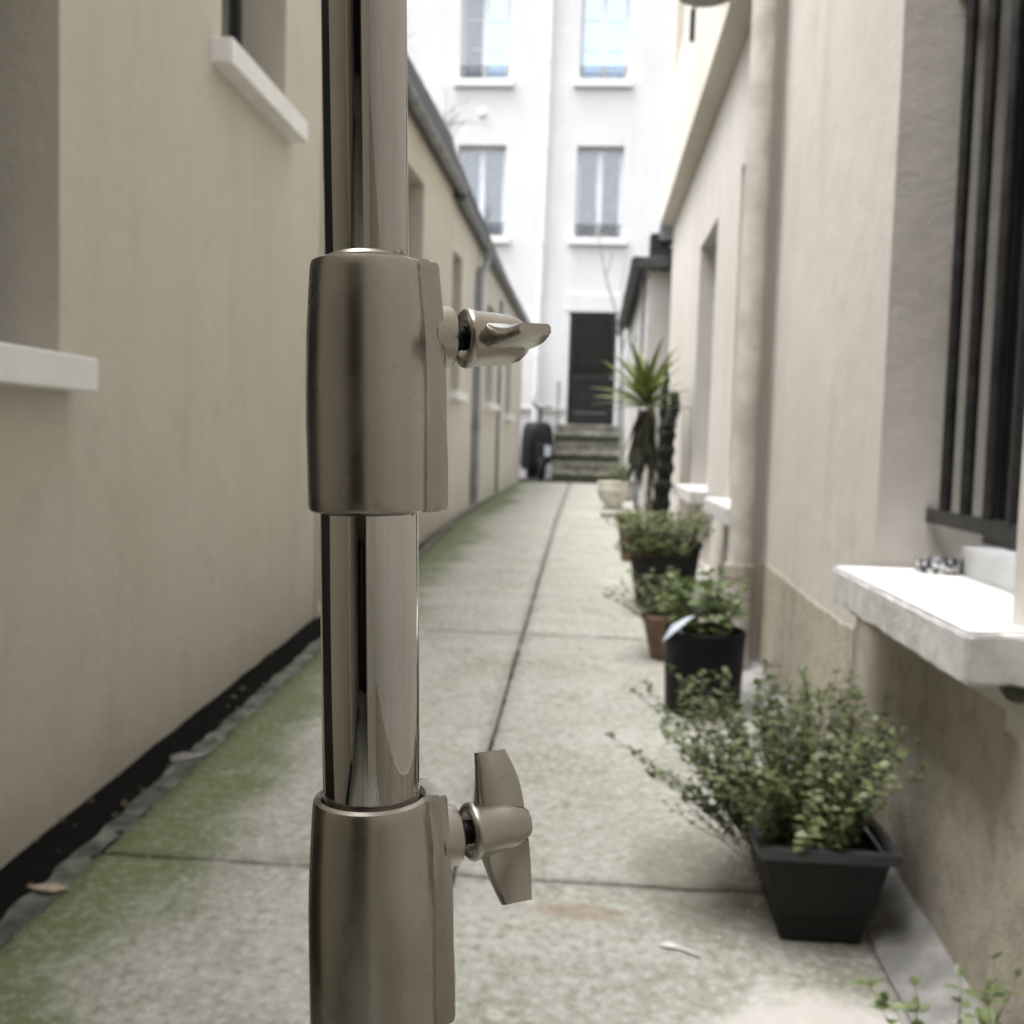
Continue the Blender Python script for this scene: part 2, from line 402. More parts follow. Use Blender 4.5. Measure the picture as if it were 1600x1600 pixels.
for (x0, x1) in ((-1.315, -.337), (-.323, .74)):
    for k in range(len(joints) - 1):
        y0, y1 = joints[k] + .006, joints[k + 1] - .006
        ny = max(10, int((y1 - y0) / .05)); nx = 14
        vs, fs = strip(x0, x1, y0, y1, 0, 0, nx, ny, .0012, k * 7 + int(x0 * 10), .0055)
        m = MB().add(vs, fs, True); n = len(vs)
        bd = [i for i in range(nx + 1)] + [j*(nx+1)+nx for j in range(1, ny+1)] + [ny*(nx+1)+i for i in range(nx-1, -1, -1)] + [j*(nx+1) for j in range(ny-1, 0, -1)]
        dn = [Vector(vs[i]) - Vector((0, 0, .05)) for i in bd]
        b = len(m.v); m.v += dn
        for i in range(len(bd)):
            j = (i + 1) % len(bd); m.f.append([bd[i], bd[j], b + j, b + i]); m.sm.append(False)
        m.build('slab', MT['concrete'], pav)
# kerb and tarred drain along the left walls
vs, fs = strip(-1.385, -1.312, -5, 17.9, .004, .002, 3, 420, .003, 11, .011)
m = MB().add(vs, fs, True); m.build('kerb_strip', MT['kerb'], None)['kind'] = 'structure'
vs, fs = strip(-1.62, -1.378, -5, 17.9, -.01, -.05, 4, 120, .006, 12)
m = MB().add(vs, fs, True); m.build('drain_channel', MT['channel'], None)['kind'] = 'structure'
vs, fs = strip(.715, .87, -5, 11.7, .008, .075, 3, 120, .006, 13, .01)
m = MB().add(vs, fs, True); m.build('cement_fillet', MT['cement'], None)['kind'] = 'structure'

# ------------------------------------------------------------------ left building (near)
XL = -1.56
b = empty('rendered_building', (XL - 1, 1, gz(1)), 'beige rendered building at left with two pale window sills above dark drain', 'building')
LB = b
m = MB()
P = wall_mesh(m, (XL, 0, 0), (0, 1, 0), (-1, 0, 0), -5, 5.76, -1.62, 4.2, [(1.95, 2.914, .21, 1.75, .30, False), (4.2, 5.07, 1.575, 2.9, .24, False), (.32, 1.78, -1.26, 1.1, .12, False)])
m.add([(XL, 5.76, -1.6), (XL, 5.76, 4.2), (XL - 5, 5.76, 4.2), (XL - 5, 5.76, -1.6)], [(0, 1, 2, 3)])
m.build('wall', MT['wall_left'], b)
box('roof', (XL - 5, -5, 4.2), (XL + .02, 5.76, 4.3), MT['slate'], b)
wn = window(b, P, 1.95, 2.914, .21, 1.75, .28, .05, ('dark_frame', 'pane', 'pane', 'interior'))
sill(b, (XL - .28, 1.80, .112), (XL + .09, 2.975, .212))
wn = window(b, P, 4.2, 5.07, 1.575, 2.9, .22, .06, ('dark_frame', 'pane', 'pane', 'curtain'))
sill(b, (XL - .22, 4.08, 1.472), (XL + .09, 5.17, 1.574))
g = MB().tube([(XL - .10, 1.955, .62), (XL - .10, 2.52, .62)], .012, 8)
for i in range(4): g.tube([(XL - .10, 2.0 + i * .14, .215), (XL - .10, 2.0 + i * .14, 1.74)], .009, 8)
g.build('window_grille', MT['iron'], b)
for (a, c) in ((.32, 1.045), (1.055, 1.78)):
    d = box('door', (XL - .16, a, gz(a) + .01), (XL - .10, c, 1.1), MT['dark_door'], b, .004)
    for z0, z1 in ((-1.1, -.45), (-.30, .95)):
        box('door_panel', (XL - .105, a + .09, z0), (XL - .085, c - .09, z1), MT['dark_door'], d, .006)

# ------------------------------------------------------------------ unseen building behind the camera, dark passage added for the pole reflections
b = empty('unseen_rear_building', (-.4, -3, gz(-3)), 'unseen building closing the alley with a dark passage added for pole reflections', 'building')
m = MB(); YP = -1.7
P = wall_mesh(m, (0, YP, 0), (1, 0, 0), (0, -1, 0), XL - .001, .839, -1.5, 6.5, [(-1.40, .12, -1.48, 1.25, 3.3, False)])
m.add([(XL - 4, YP, 4.3), (XL, YP, 4.3), (XL, YP, 6.5), (XL - 4, YP, 6.5)], [(0, 1, 2, 3)])
m.add([(.841, YP, 4.3), (4, YP, 4.3), (4, YP, 6.5), (.841, YP, 6.5)], [(0, 1, 2, 3)])
m.add([(-5, YP, 6.5), (4, YP, 6.5), (4, -9, 6.5), (-5, -9, 6.5)], [(0, 1, 2, 3)])
m.build('wall', MT['wall_far'], b)
for a, c in ((-1.395, -.645), (-.635, .115)):
    d = box('added_dark_leaf', (a, -5.0, gz(-5) + .02), (c, -4.92, 1.245), MT['added_dark'], b, .004)
    for z0, z1 in ((-1.3, -.2), (0, 1.1)): box('added_dark_panel', (a + .12, -4.925, z0), (c - .12, -4.905, z1), MT['added_dark'], d, .006)

# ------------------------------------------------------------------ left low houses beyond
def LX(y): return -1.433 + (y - 9.991) * .0267
def low_house(name, label, y0, y1, ze0, ze1, zt0, zt1, wins, door=None):
    U = Vector((.0267, 1, 0)); base = Vector((LX(0), 0, 0)); Nn = Vector((-1, .0267, 0))
    b = empty(name, (LX((y0+y1)/2) - .6, (y0+y1)/2, gz((y0+y1)/2)), label, 'house', 'low houses on the left')
    m = MB(); ops = [(a, c, z0, z1, .2, False) for (a, c, z0, z1) in wins]
    if door: ops.append(door + (.16, False))
    vt = max(ze0, ze1)
    # wall top follows the eave: build to the lower eave, then a wedge
    vl = min(ze0, ze1) - .002
    P = wall_mesh(m, base, U, Nn, y0, y1, -1.3, vl, ops)
    m.add([P(y0, vl), P(y1, vl), P(y1, ze1), P(y0, ze0)], [(0, 1, 2, 3)])
    for yy in (y0, y1): m.add([P(yy, -1.3), P(yy, 2.0), P(yy, 2.0, 1.2), P(yy, -1.3, 1.2)], [(0, 1, 2, 3)])
    m.build('wall', MT['wall_left'] if y0 < 9 else MT['wall_far'], b)
    # steep slate apron, then flat zinc behind
    n = max(4, int((y1 - y0) / .35)); rows = 3
    rt = MB()
    for r_ in range(rows):
        for i in range(n):
            t0, t1 = i / n, (i + 1) / n; f0, f1 = r_ / rows, (r_ + 1) / rows
            def q(t, fz, dd): 
                ze = ze0 + (ze1 - ze0) * t + .05; zt = zt0 + (zt1 - zt0) * t
                return P(y0 + (y1 - y0) * t, ze + (zt - ze) * fz, -.07 + fz * .10 + dd)
            j = rnd.uniform(0, .004); e = .0025
            rt.add([q(t0+e, f0, -.012-j), q(t1-e, f0, -.012-j), q(t1-e, min(1, f1+.05), -.004), q(t0+e, min(1, f1+.05), -.004), q(t0+e, f0, .004), q(t1-e, f0, .004)], [(0, 1, 2, 3), (0, 4, 5, 1)])
    rb = MB()
    rb.add([P(y0, ze0 + .05, -.066), P(y1, ze1 + .05, -.066), P(y1, zt1, .036), P(y0, zt0, .036)], [(0, 1, 2, 3)])
    rb.add([P(y0, zt0, .036), P(y1, zt1, .036), P(y1, zt1 + .12, 1.3), P(y0, zt0 + .12, 1.3)], [(0, 1, 2, 3)])
    rb.add([P(y0, ze0, -.09), P(y1, ze1, -.09), P(y1, ze1 + .002, .05), P(y0, ze0 + .002, .05)], [(0, 1, 2, 3)])
    for yy, zt, ze in ((y0, zt0, ze0), (y1, zt1, ze1)): rb.add([P(yy, ze, -.066), P(yy, zt, .036), P(yy, zt + .1, 1.2), P(yy, ze - .4, 1.2)], [(0, 1, 2, 3)])
    ro = rb.build('roof', MT['slate'], b)
    s = rt.build('slates', MT['slate'], ro, fix=False); s['kind'] = 'stuff'
    gt = MB(); gt.tube([P(y0, ze0 - .01, -.085), P((y0+y1)/2, (ze0+ze1)/2 - .016, -.085), P(y1, ze1 - .01, -.085)], .05, 10); gt.build('gutter', MT['zinc'], b)
    for (a, c, z0, z1) in wins:
        window(b, P, a, c, z0, z1, .15, .05, ('dark_frame', 'pane', 'pane', 'curtain'))
        q = MB(); vv = [P(u, z, d) for d in (-.09, .15) for (u, z) in ((a - .09, z0 - .085), (c + .09, z0 - .085), (c + .09, z0 + .004), (a - .09, z0 + .004))]
        q.add(vv, [(0,1,2,3),(4,7,6,5),(0,4,5,1),(1,5,6,2),(2,6,7,3),(3,7,4,0)]); q.build('window_sill', MT['sill'], b)
    if door:
        q = MB(); a, c, z0, z1 = door; vv = [P(u, z, d) for d in (.12, .155) for (u, z) in ((a, z0), (c, z0), (c, z1), (a, z1))]
        q.add(vv, [(0,1,2,3),(4,7,6,5),(0,4,5,1),(1,5,6,2),(2,6,7,3),(3,7,4,0)]); q.build('door', MT['grey_pipe'], b)
    return b, P
h1, P1 = low_house('low_house', 'beige low house with slate roof edge, half hidden behind the chrome pole', 5.765, 10.2, 2.62, 2.47, 2.96, 2.98,
                   [(7.5, 8.69, .52, 2.14)], (5.80, 6.75, -1.02, 1.42))
h2, P2 = low_house('low_house', 'cream low house with grey downpipe running to the end of the alley', 10.205, 17.8, 2.40, 2.04, 2.92, 2.2,
                   [(10.25, 10.85, .50, 1.90), (12.95, 13.72, .50, 1.75), (15.3, 15.98, .42, 1.6)])
g = MB(); g.tube([P2(12.12, 2.2, -.09), P2(12.1, 2.08, -.1), P2(11.88, 1.95, -.06), P2(11.86, 1.8, -.055), P2(11.86, -.73, -.055)], .042, 12)
dp = g.build('downpipe', MT['grey_pipe'], h2)
for z in (.15, -.45, 1.2): MB().tube([P2(11.86, z, -.055), P2(11.86, z + .05, -.055)], .050, 12).build('pipe_clip', MT['grey_pipe'], dp)
MB().tube([P2(14.25, 1.95, -.03), P2(14.25, -.70, -.03)], .022, 8).build('thin_pipe', MT['grey_pipe'], h2)

# ------------------------------------------------------------------ white house closing the alley
YF = 19.2
b = empty('white_apartment_house', (0, YF + 3, gz(YF)), 'white rendered apartment house closing the far end of the alley', 'building')
cols = ((-2.63, -1.735), (-.43, .43), (1.75, 2.62)); rows_ = ((3.80, 5.46), (6.63, 8.35), (9.4, 11.1))
ops = [(a, c, z0, z1, .22, False) for (a, c) in cols for (z0, z1) in rows_] + [(-.465, .41, .368, 2.445, .16, False)]
m = MB(); P = wall_mesh(m, (0, YF, 0), (1, 0, 0), (0, 1, 0), -9, 9, -1.1, 12.6, ops)
m.build('wall', MT['facade'], b)
box('roof', (-9, YF - .12, 12.6), (9, YF + 7, 12.8), MT['slate'], b)
for ci, (a, c) in enumerate(cols):
    for ri, (z0, z1) in enumerate(rows_):
        if ri == 0: mats = ('white_frame', 'pane', 'pane', 'curtain')
        elif ci == 0: mats = ('white_frame', 'pane', 'pane_sky_tint', 'curtain')
        else: mats = ('white_frame', 'pane_sky_tint', 'pane_sky_tint', 'curtain_light')
        wo = window(b, P, a, c, z0, z1, .17, .07, mats, 0 if ri == 0 else 2)
        sill(b, (a - .11, YF - .10, z0 - .135), (c + .11, YF + .17, z0 - .002), 'sill')
        railing(b, P, a + .005, c - .005, z0 + .002, .24, .045)
g = MB(); g.tube([(-.955, YF - .09, 12.5), (-1.0, YF - .09, 5.4), (-1.04, YF - .09, 2.4), (-1.06, YF - .09, -.55)], .055, 12)
dp = g.build('downpipe', MT['white_pipe'], b)
for z, x in ((6.95, -.99), (5.35, -1.0), (3.65, -1.022), (1.6, -1.047)): MB().tube([(x, YF - .09, z), (x, YF - .09, z + .06)], .068, 12).build('pipe_clip', MT['white_pipe'], dp)
MB().lathe([(0, .05), (.03, .05), (.07, .035), (.085, 0)], T(-2.2, YF - .004, 6.02) @ Matrix.Rotation(R(90), 4, 'X'), 16).build('vent_cap', MT['white_pipe'], b)
box('door_lintel', (-.56, YF - .03, 2.45), (.50, YF + .04, 2.78), MT['facade'], b, .006)
box('base_course', (-9, YF - .05, .60), (-.5, YF + .01, .68), MT['sill_edge'], b, .008)
d = box('door', (-.462, YF + .10, .372), (.407, YF + .15, 2.44), MT['dark_door'], b)
for x0, x1 in ((-.46, -.37), (.315, .405)): box('door_stile', (x0, YF + .07, .372), (x1, YF + .10, 2.44), MT['dark_door'], d, .004)
for z0, z1 in ((.372, .62), (1.18, 1.30), (2.34, 2.44)): box('door_rail', (-.369, YF + .072, z0), (.314, YF + .10, z1), MT['dark_door'], d, .004)
box('kick_plate', (-.33, YF + .062, .58), (.27, YF + .071, .60), MT['grey_metal'], d)
box('door_glass', (-.368, YF + .088, 1.301), (.313, YF + .099, 2.339), MT['pane_dark'], d)
g = MB()
for i in range(7): g.tube([(-.30 + i * .091, YF + .082, 1.30), (-.30 + i * .091, YF + .082, 2.34)], .008, 6)
for z in (1.55, 2.1): g.tube([(-.36, YF + .08, z), (.305, YF + .08, z)], .008, 6)
g.build('door_grille', MT['iron'], d)
MB().lathe([(0, .06), (.025, .055), (.03, .04), (.012, .03), (.012, 0)], T(.35, YF + .07, 1.24) @ Matrix.Rotation(R(90), 4, 'X'), 12).build('door_knob', MT['grey_metal'], d)

# steps
b = empty('stone_steps', (-.08, 18.4, gz(17.8)), 'worn mossy stone steps leading up to the black door', 'steps')
n = 6; zb = gz(17.75); ris = (.364 - zb) / n
for i in range(n):
    y0 = 17.75 + i * .235; z1 = zb + ris * (i + 1)
    wj = .02 * math.sin(i * 3.1)
    mm = MB().box((-.66 + wj, y0, z1 - ris * (1 if i else 1.6) + .001), (.52 + wj, YF - .004, z1 - (.035 if i < n - 1 else .001)))
    mm.build('riser_block', MT['moss'] if i % 2 == 0 else MT['stone'], b)
    box('tread', (-.68 + wj, y0 - .025, z1 - .034), (.54 + wj, y0 + .26 if i < n - 1 else YF - .004, z1), MT['stone'], b, .008)
for x in (-.62, .497):
    g = MB(); g.tube([(x, 18.9, .20), (x, 18.9, 1.14)], .022, 8); g.tube([(x, 18.9, 1.05), (x, YF - .02, 1.10)], .014, 8); g.build('handrail_post', MT['grey_pipe'], b)

# ------------------------------------------------------------------ right building
XR = .84; XU = .69
b = empty('jettied_building', (XR + 1, 4, gz(4)), 'pinkish grey rendered building at right with jettied upper storey and barred window', 'building')
m = MB()
P = wall_mesh(m, (XR, 0, 0), (0, 1, 0), (1, 0, 0), -5, 11.72, -1.62, 2.46, [(2.07, 3.05, -.335, 1.9, .5, False), (5.2, 6.3, -.31, 1.67, .035, True), (7.42, 8.57, -.31, 1.63, .24, False),
                                                                  (2.07, 3.22, -1.3, -.50, .012, True), (6.9, 8.2, -.85, -.40, .03, True)])
m.add([(XR, 11.72, -1.6), (XR, 11.72, 2.46), (XR + 4, 11.72, 2.46), (XR + 4, 11.72, -1.6)], [(0, 1, 2, 3)])
m.build('wall', MT['wall_right'], b)
m = MB()
wall_mesh(m, (XU, 0, 0), (0, 1, 0), (1, 0, 0), 4.95, 11.72, 2.47, 5.6, [(6.6, 7.6, 3.6, 4.9, .2, True), (9.3, 10.3, 3.6, 4.9, .2, True)])
m.add([(XU, 4.95, 2.47), (XU, 11.72, 2.47), (XR + .01, 11.72, 2.455), (XR + .01, 4.95, 2.455)], [(0, 1, 2, 3)])
m.add([(XU, 11.72, 2.47), (XU, 11.72, 5.6), (XR + 4, 11.72, 5.6), (XR + 4, 11.72, 2.47)], [(0, 1, 2, 3)])
m.add([(XU, 4.95, 2.47), (XU, 4.95, 5.6), (XR, 4.95, 5.6), (XR, 4.95, 2.47)], [(0, 1, 2, 3)])
m.build('upper_wall', MT['wall_far'], b)
m = MB(); wall_mesh(m, (XR + .002, 0, 0), (0, 1, 0), (1, 0, 0), -5, 4.95, 2.458, 4.2, []); m.build('upper_wall', MT['wall_right'], b)
box('roof', (XU - .08, 4.9, 5.6), (XR + 4, 11.75, 5.7), MT['slate'], b)
box('terrace_roof', (XR - .05, -5, 4.2), (XR + 4, 4.895, 4.3), MT['zinc'], b)
# damp coat along the foot of the wall (a second coat of render, 4 mm thick)
vs = []; fs = []; n = 150
rr = random.Random(5)
for seg, (ya, yb) in enumerate(((-5, 2.066), (3.226, 4.98))):
    nn = 60; b0 = len(vs)
    for i in range(nn + 1):
        y = ya + (yb - ya) * i / nn; zt = -.545 + rr.uniform(-.006, .006) + .01 * math.sin(y * 3)
        vs += [(XR - .004, y, gz(y) - .05), (XR - .004, y, zt), (XR + .002, y, zt + .002)]
    for i in range(nn): a = b0 + 3 * i; fs += [(a, a + 3, a + 4, a + 1), (a + 1, a + 4, a + 5, a + 2)]
MB().add(vs, fs).build('damp_coat', MT['dado'], b, fix=False)
MB().add([(XR + .008, 2.072, -1.28), (XR + .008, 3.218, -1.28), (XR + .008, 3.218, -.502), (XR + .008, 2.072, -.502)], [(0, 1, 2, 3)]).build('damp_panel', MT['dado'], b, fix=False)
# near sill: slightly chipped slab
def chipped(a, c, parent, mat, seed, name='window_sill'):
    bm = bmesh.new(); bmesh.ops.create_cube(bm, size=1)
    lo, hi = Vector(a), Vector(c)
    for vv in bm.verts: vv.co = Vector([(lo[i] + hi[i]) / 2 + vv.co[i] * (hi[i] - lo[i]) for i in range(3)])
    bmesh.ops.bevel(bm, geom=bm.edges[:], offset=.006, segments=2, affect='EDGES')
    bmesh.ops.subdivide_edges(bm, edges=[e for e in bm.edges if e.calc_length() > .1], cuts=26, use_grid_fill=True)
    r2 = random.Random(seed)
    for vv in bm.verts:
        k = .0035 if vv.co.z < lo.z + .02 else .0016
        vv.co += Vector((r2.uniform(-k, k), r2.uniform(-k, k), r2.uniform(-k, k)))
    bm.verts.index_update()
    mb = MB(); mb.add([v_.co.copy() for v_ in bm.verts], [[v_.index for v_ in f_.verts] for f_ in bm.faces]); bm.free()
    return mb.build(name, mat, parent)
s = chipped((XR - .13, 1.95, -.428), (XR + .34, 3.02, -.332), b, MT['sill_edge'], 3)
MB().add([(XR - .120, 1.962, -.3285), (XR + .336, 2.08, -.3285), (XR + .336, 3.045, -.3285), (XR - .120, 3.008, -.3285)], [(0, 1, 2, 3)]).build('top_glare_white', MT['sill'], s)  # white sheet: blown-out daylight on the sill top put into colour
MB().lathe([(0, -.04), (.03, -.036), (.05, -.02), (.06, 0)], T(XR - .005, 2.02, -.432) @ Matrix.Scale(.5, 4, (1, 0, 0)), 12).build('broken_mortar', MT['moss'], b)
chipped((XR - .13, 5.24, -.395), (XR + .03, 6.42, -.303), b, MT['sill_edge'], 4)
chipped((XR - .13, 7.28, -.395), (XR + .22, 8.72, -.303), b, MT['sill_edge'], 5)
wn = window(b, P, 2.072, 3.048, -.25, 1.9, .30, .06, ('dark_frame', 'pane', 'pane', 'interior'))
box('inner_ledge', (XR + .20, 2.072, -.328), (XR + .42, 2.93, -.252), MT['white_frame'], wn, .004)
window(b, P, 7.422, 8.568, -.30, 1.63, .19, .06, ('white_frame', 'pane', 'pane', 'curtain_light'))
g = MB(); xb = XR + .15
gr = MB().box((xb - .012, 2.075, -.195), (xb + .012, 3.07, -.155)).build('window_grille', MT['iron'], b)
MB().box((xb - .012, 2.075, 1.30), (xb + .012, 3.07, 1.345)).build('grille_rail', MT['iron'], gr)
for i in range(6):
    y = 2.93 - i * .158; MB().tube([(xb, y, -.156), (xb, y + .012, 1.84)], .0165, 12).build('grille_bar', MT['iron'], gr)
# painted downpipe on its chase
g = MB().box((XR - .06, 4.98, -1.09), (XR + .002, 5.17, 2.45), None, .006); ch = g.build('pipe_chase', MT['wall_right'], b)
g = MB(); g.tube([(XR - .115, 4.90, 2.44), (XR - .115, 4.90, -.56)], .056, 20); dp = g.build('downpipe', MT['cream_pipe'], b)
g = MB(); g.tube([(XR - .115, 4.90, -.575), (XR - .115, 4.90, gz(4.9) + .02)], .063, 20); g.build('cast_iron_foot', MT['cream_pipe'], dp)
MB().tube([(XR - .115, 4.90, -.60), (XR - .115, 4.90, -.545)], .072, 20).build('pipe_collar', MT['dado'], dp)
# lamp under the jetty
lb = empty('wall_lamp', (.60, 5.9, 2.54), 'grey dome lamp shade hanging under the jettied storey', 'lamp')
MB().lathe([(.155, 0), (.15, .035), (.12, .085), (.07, .125), (.03, .14), (.028, .17), (0, .17)], T(.55, 5.9, 2.495), 24).build('lamp_shade', MT['shade'], lb)
MB().tube([(.55, 5.9, 2.66), (.55, 5.9, 2.73), (.60, 5.9, 2.77), (.692, 5.9, 2.77)], .013, 8).build('lamp_arm', MT['iron'], lb)
MB().box((.50, 6.28, 2.40), (.53, 6.31, 2.58)).tube([(.515, 6.295, 2.58), (.60, 6.2, 2.68), (.692, 6.1, 2.72)], .008, 6).build('cable_hook', MT['iron'], lb)

# ------------------------------------------------------------------ small house on the right beyond
XC = .60; YC = 12.0
b = empty('lean_to_house', (XC + 1, 15, gz(15)), 'small grey white lean-to house with dark eave behind the yucca', 'house')
m = MB()
PC = wall_mesh(m, (XC, 0, 0), (0, 1, 0), (1, 0, 0), YC, 18.3, -1.1, 2.12, [(12.7, 13.5, .2, 1.7, .12, True), (14.6, 15.5, -.69, 1.6, .12, True)])
m.add([(XC, YC, -1.1), (XC + 3, YC, -1.1), (XC + 3, YC, 2.12), (XC, YC, 2.12)], [(0, 1, 2, 3)])
m.build('wall', MT['wall_c'], b)
rt = MB().add([(XC - .13, YC - .12, 2.10), (XC - .13, 18.4, 2.02), (XC + 1.5, 18.4, 2.75), (XC + 1.5, YC - .12, 2.83)], [(0, 1, 2, 3)])
rt.add([(XC - .13, YC - .12, 2.10), (XC + 1.5, YC - .12, 2.83), (XC + 1.5, YC - .12, 2.0), (XC + .0, YC - .12, 2.0)], [(0, 1, 2, 3)])
ro = rt.build('roof', MT['slate'], b, fix=False)
MB().tube([(XC - .15, YC - .14, 2.09), (XC - .15, 18.4, 2.0)], .065, 10).build('gutter', MT['slate'], b)
MB().box((XC - .12, YC - .2, 2.02), (XC + .35, YC - .12, 2.14), None, .01).build('gable_gutter', MT['slate'], b)
MB().box((XC + .0, YC - .10, 2.16), (XC + .22, YC + .2, 2.42), None, .01).build('chimney', MT['iron'], ro)
MB().box((XC + .10, YC - .16, 2.33), (XC + .40, YC + .2, 2.50), None, .01).build('flue_cap', MT['zinc'], ro)
MB().tube([(XC - .02, 12.6, 2.02), (XC - .02, 12.6, gz(12.6))], .03, 8).build('thin_pipe', MT['grey_pipe'], b)

# ------------------------------------------------------------------ telescopic stand (in focus)
AX = lambda z: Vector((-.0695 - (z - .055) * .0305, .31, z))      # axis of the slightly leaning column
tilt = (AX(1) - AX(0)).normalized()
QA = Vector((0, 0, 1)).rotation_difference(tilt).to_matrix().to_4x4()
def SM(z): return Matrix.Translation(AX(z)) @ QA
base = AX(gz(.31))
st = empty('light_stand', (base.x, base.y, gz(.31)), 'chrome telescopic light stand with nickel clamp collars in the foreground', 'light stand')
def shell(ri, ro, z0, z1, ch=.0006):
    L = z1 - z0
    return [(ri, 0), (ro - ch, 0), (ro, ch), (ro, L - ch), (ro - ch, L), (ri, L)]
MB().lathe(shell(.0108, .01265, .045, .62), SM(.045), 96, True).build('upper_tube', MT['chrome'], st)
MB().lathe([(0, 0), (.008, 0), (.008, .03), (.0125, .031), (.0125, .035), (0, .035)][::-1], SM(.60), 24).build('top_spigot', MT['nickel'], st)
MB().lathe(shell(.0128, .0151, -.115, .045), SM(-.1215), 96, True).build('middle_tube', MT['chrome'], st) if False else None
MB().lathe(shell(.0131, .0151, 0, .205), SM(-.175), 96, True).build('middle_tube', MT['chrome'], st)
MB().lathe(shell(.0151, .0176, 0, .85), SM(-1.02), 64, True).build('lower_tube', MT['chrome'], st)

def collar(z0, H, rt_, rm, rb_, rin_top, rin_bot, azim, boss, knob_z, knob_rot, rivet_z, skew):
    """cast clamp collar: round barrel with a flat-sided boss, knob screwed into the boss"""
    NS = 120; a0 = R(azim); zs = [0, .0007, .0018, .006, .014, .026, .040, .054, .066, H - .0045, H - .0018, H - .0007, H]
    vs = []; fs = []
    for z in zs:
        t = z / H; r = (rb_ + (rm - rb_) * min(1, t / .45)) if t < .45 else rm + (rt_ - rm) * ((t - .45) / .55) ** 1.7
        ins = 0
        for e in (z, H - z):
            if e < .0018: ins = max(ins, .0018 - math.sqrt(max(0, .0018**2 - (.0018 - e)**2)))
        r -= ins; bd = boss * (r / rm) + (.0006 if t < .3 else 0) - ins * .3; hw = .0098
        for k in range(NS):
            a = 2 * math.pi * k / NS; x, y = math.cos(a) * r, math.sin(a) * r
            rad = r
            ca, sa = math.cos(a), math.sin(a)
            if ca > 0:
                # distance to the boss rectangle with a small fillet at its corners
                tx = bd / ca; ty = hw / abs(sa) if abs(sa) > 1e-6 else 9
                tb = (tx ** -14 + ty ** -14) ** (-1 / 14)
                rad = max(r, tb)
            vs.append((ca * rad, sa * rad, z))
    nz = len(zs)
    for i in range(nz - 1):
        for k in range(NS): fs.append((i*NS+k, i*NS+(k+1)%NS, (i+1)*NS+(k+1)%NS, (i+1)*NS+k))
    # lip and bore
    def ring(r, z):
        b_ = len(vs)
        for k in range(NS):
            a = 2 * math.pi * k / NS; vs.append((r * math.cos(a), r * math.sin(a), z))
        return b_
    top = [(nz - 1) * NS, ring(rin_top + .0012, H - .0003), ring(rin_top, H - .0016), ring(rin_top, H - .03)]
    bot = [0, ring(rin_bot + .001, 0), ring(rin_bot, .0012), ring(rin_bot, .02)]
    for rs in (top, bot):
        for p, q in zip(rs, rs[1:]):
            for k in range(NS): fs.append((p + k, p + (k+1)%NS, q + (k+1)%NS, q + k))
    M0 = SM(z0) @ Matrix.Rotation(a0, 4, 'Z')
    c = MB().add([M0 @ Vector(p) for p in vs], fs, True).build('clamp_collar', MT['nickel'], st)
    em = c.modifiers.new('split', 'EDGE_SPLIT'); em.split_angle = R(38)
    # rivet dome
    MB().lathe([(0, .0026), (.0018, .0023), (.0032, .0014), (.0040, 0), (.0040, -.002)], M0 @ T(boss - .0001, 0, rivet_z) @ Matrix.Rotation(R(90), 4, 'Y'), 24).build('rivet', MT['nickel'], c)
    # socket, screw and wing knob
    MK = M0 @ T(boss, 0, knob_z) @ Matrix.Rotation(R(90), 4, 'Y') @ Matrix.Rotation(R(knob_rot), 4, 'Z') @ Matrix.Scale(1.17, 4)
    MB().lathe([(.0085, -.003), (.0083, .0024), (.0078, .0032), (.0055, .0034), (.0035, .0034)], MK, 40).build('screw_socket', MT['nickel'], c)
    g = MB(); g.lathe([(.0034, 0)] + [(.0034 - (.0005 if i % 2 else 0), .0006 * i) for i in range(1, 18)], MK, 20); g.build('screw', MT['screw'], c)
    kn = MB(); k0 = .0064
    kn.lathe([(.0036, k0 + .004), (.0050, k0 + .0005), (.0068, k0), (.0078, k0 + .0006), (.0081, k0 + .0016), (.0079, k0 + .0028), (.0075, k0 + .0036), (.0072, k0 + .010), (.0068, k0 + .0135),
              (.0058, k0 + .0165), (.0040, k0 + .0186), (.0020, k0 + .0195), (0, k0 + .0198)], MK, 40)
    ko = kn.build('wing_knob', MT['nickel'], c)
    for sgn in (1, -1):
        # wing: a curved plate growing out of the body, along +-X of the knob
        n = 11; v2 = []; f2 = []
        for i in range(n):
            t = i / (n - 1); x = .0045 + .0165 * t
            sk = (skew if sgn > 0 else -skew) * t; zc0 = k0 + .0042 + .0026 * t ** 1.5 + sk; zc1 = k0 + .0172 - .0016 * t + .0010 * math.sin(t * 3.1) + sk
            th = .0026 * (1 - t) ** 2 + .00145
            yc = .0030 * math.sin(t * math.pi * .62) * sgn
            for (yy, zz) in ((-th, zc0 + .0007), (-th + .0007, zc0), (th - .0007, zc0), (th, zc0 + .0007), (th, zc1 - .0007), (th - .0007, zc1), (-th + .0007, zc1), (-th, zc1 - .0007)):
                v2.append(MK @ Vector((sgn * x, yc + yy, zz)))
        for i in range(n - 1):
            for k in range(8): f2.append((i*8+k, i*8+(k+1)%8, (i+1)*8+(k+1)%8, (i+1)*8+k))
        f2.append(tuple(range((n-1)*8, n*8)))
        wo = MB().add(v2, f2, True).build('wing', MT['nickel'], ko)
        e2 = wo.modifiers.new('split', 'EDGE_SPLIT'); e2.split_angle = R(50)
    return c
collar(-.0225, .0760, .0168, .0188, .0184, .01285, .0153, 27, .0228, .054, 80, .014, -.0012)
collar(-.1865, .0755, .0181, .0201, .0200, .0157, .0178, 29, .0243, .058, -20, .019, .0022)
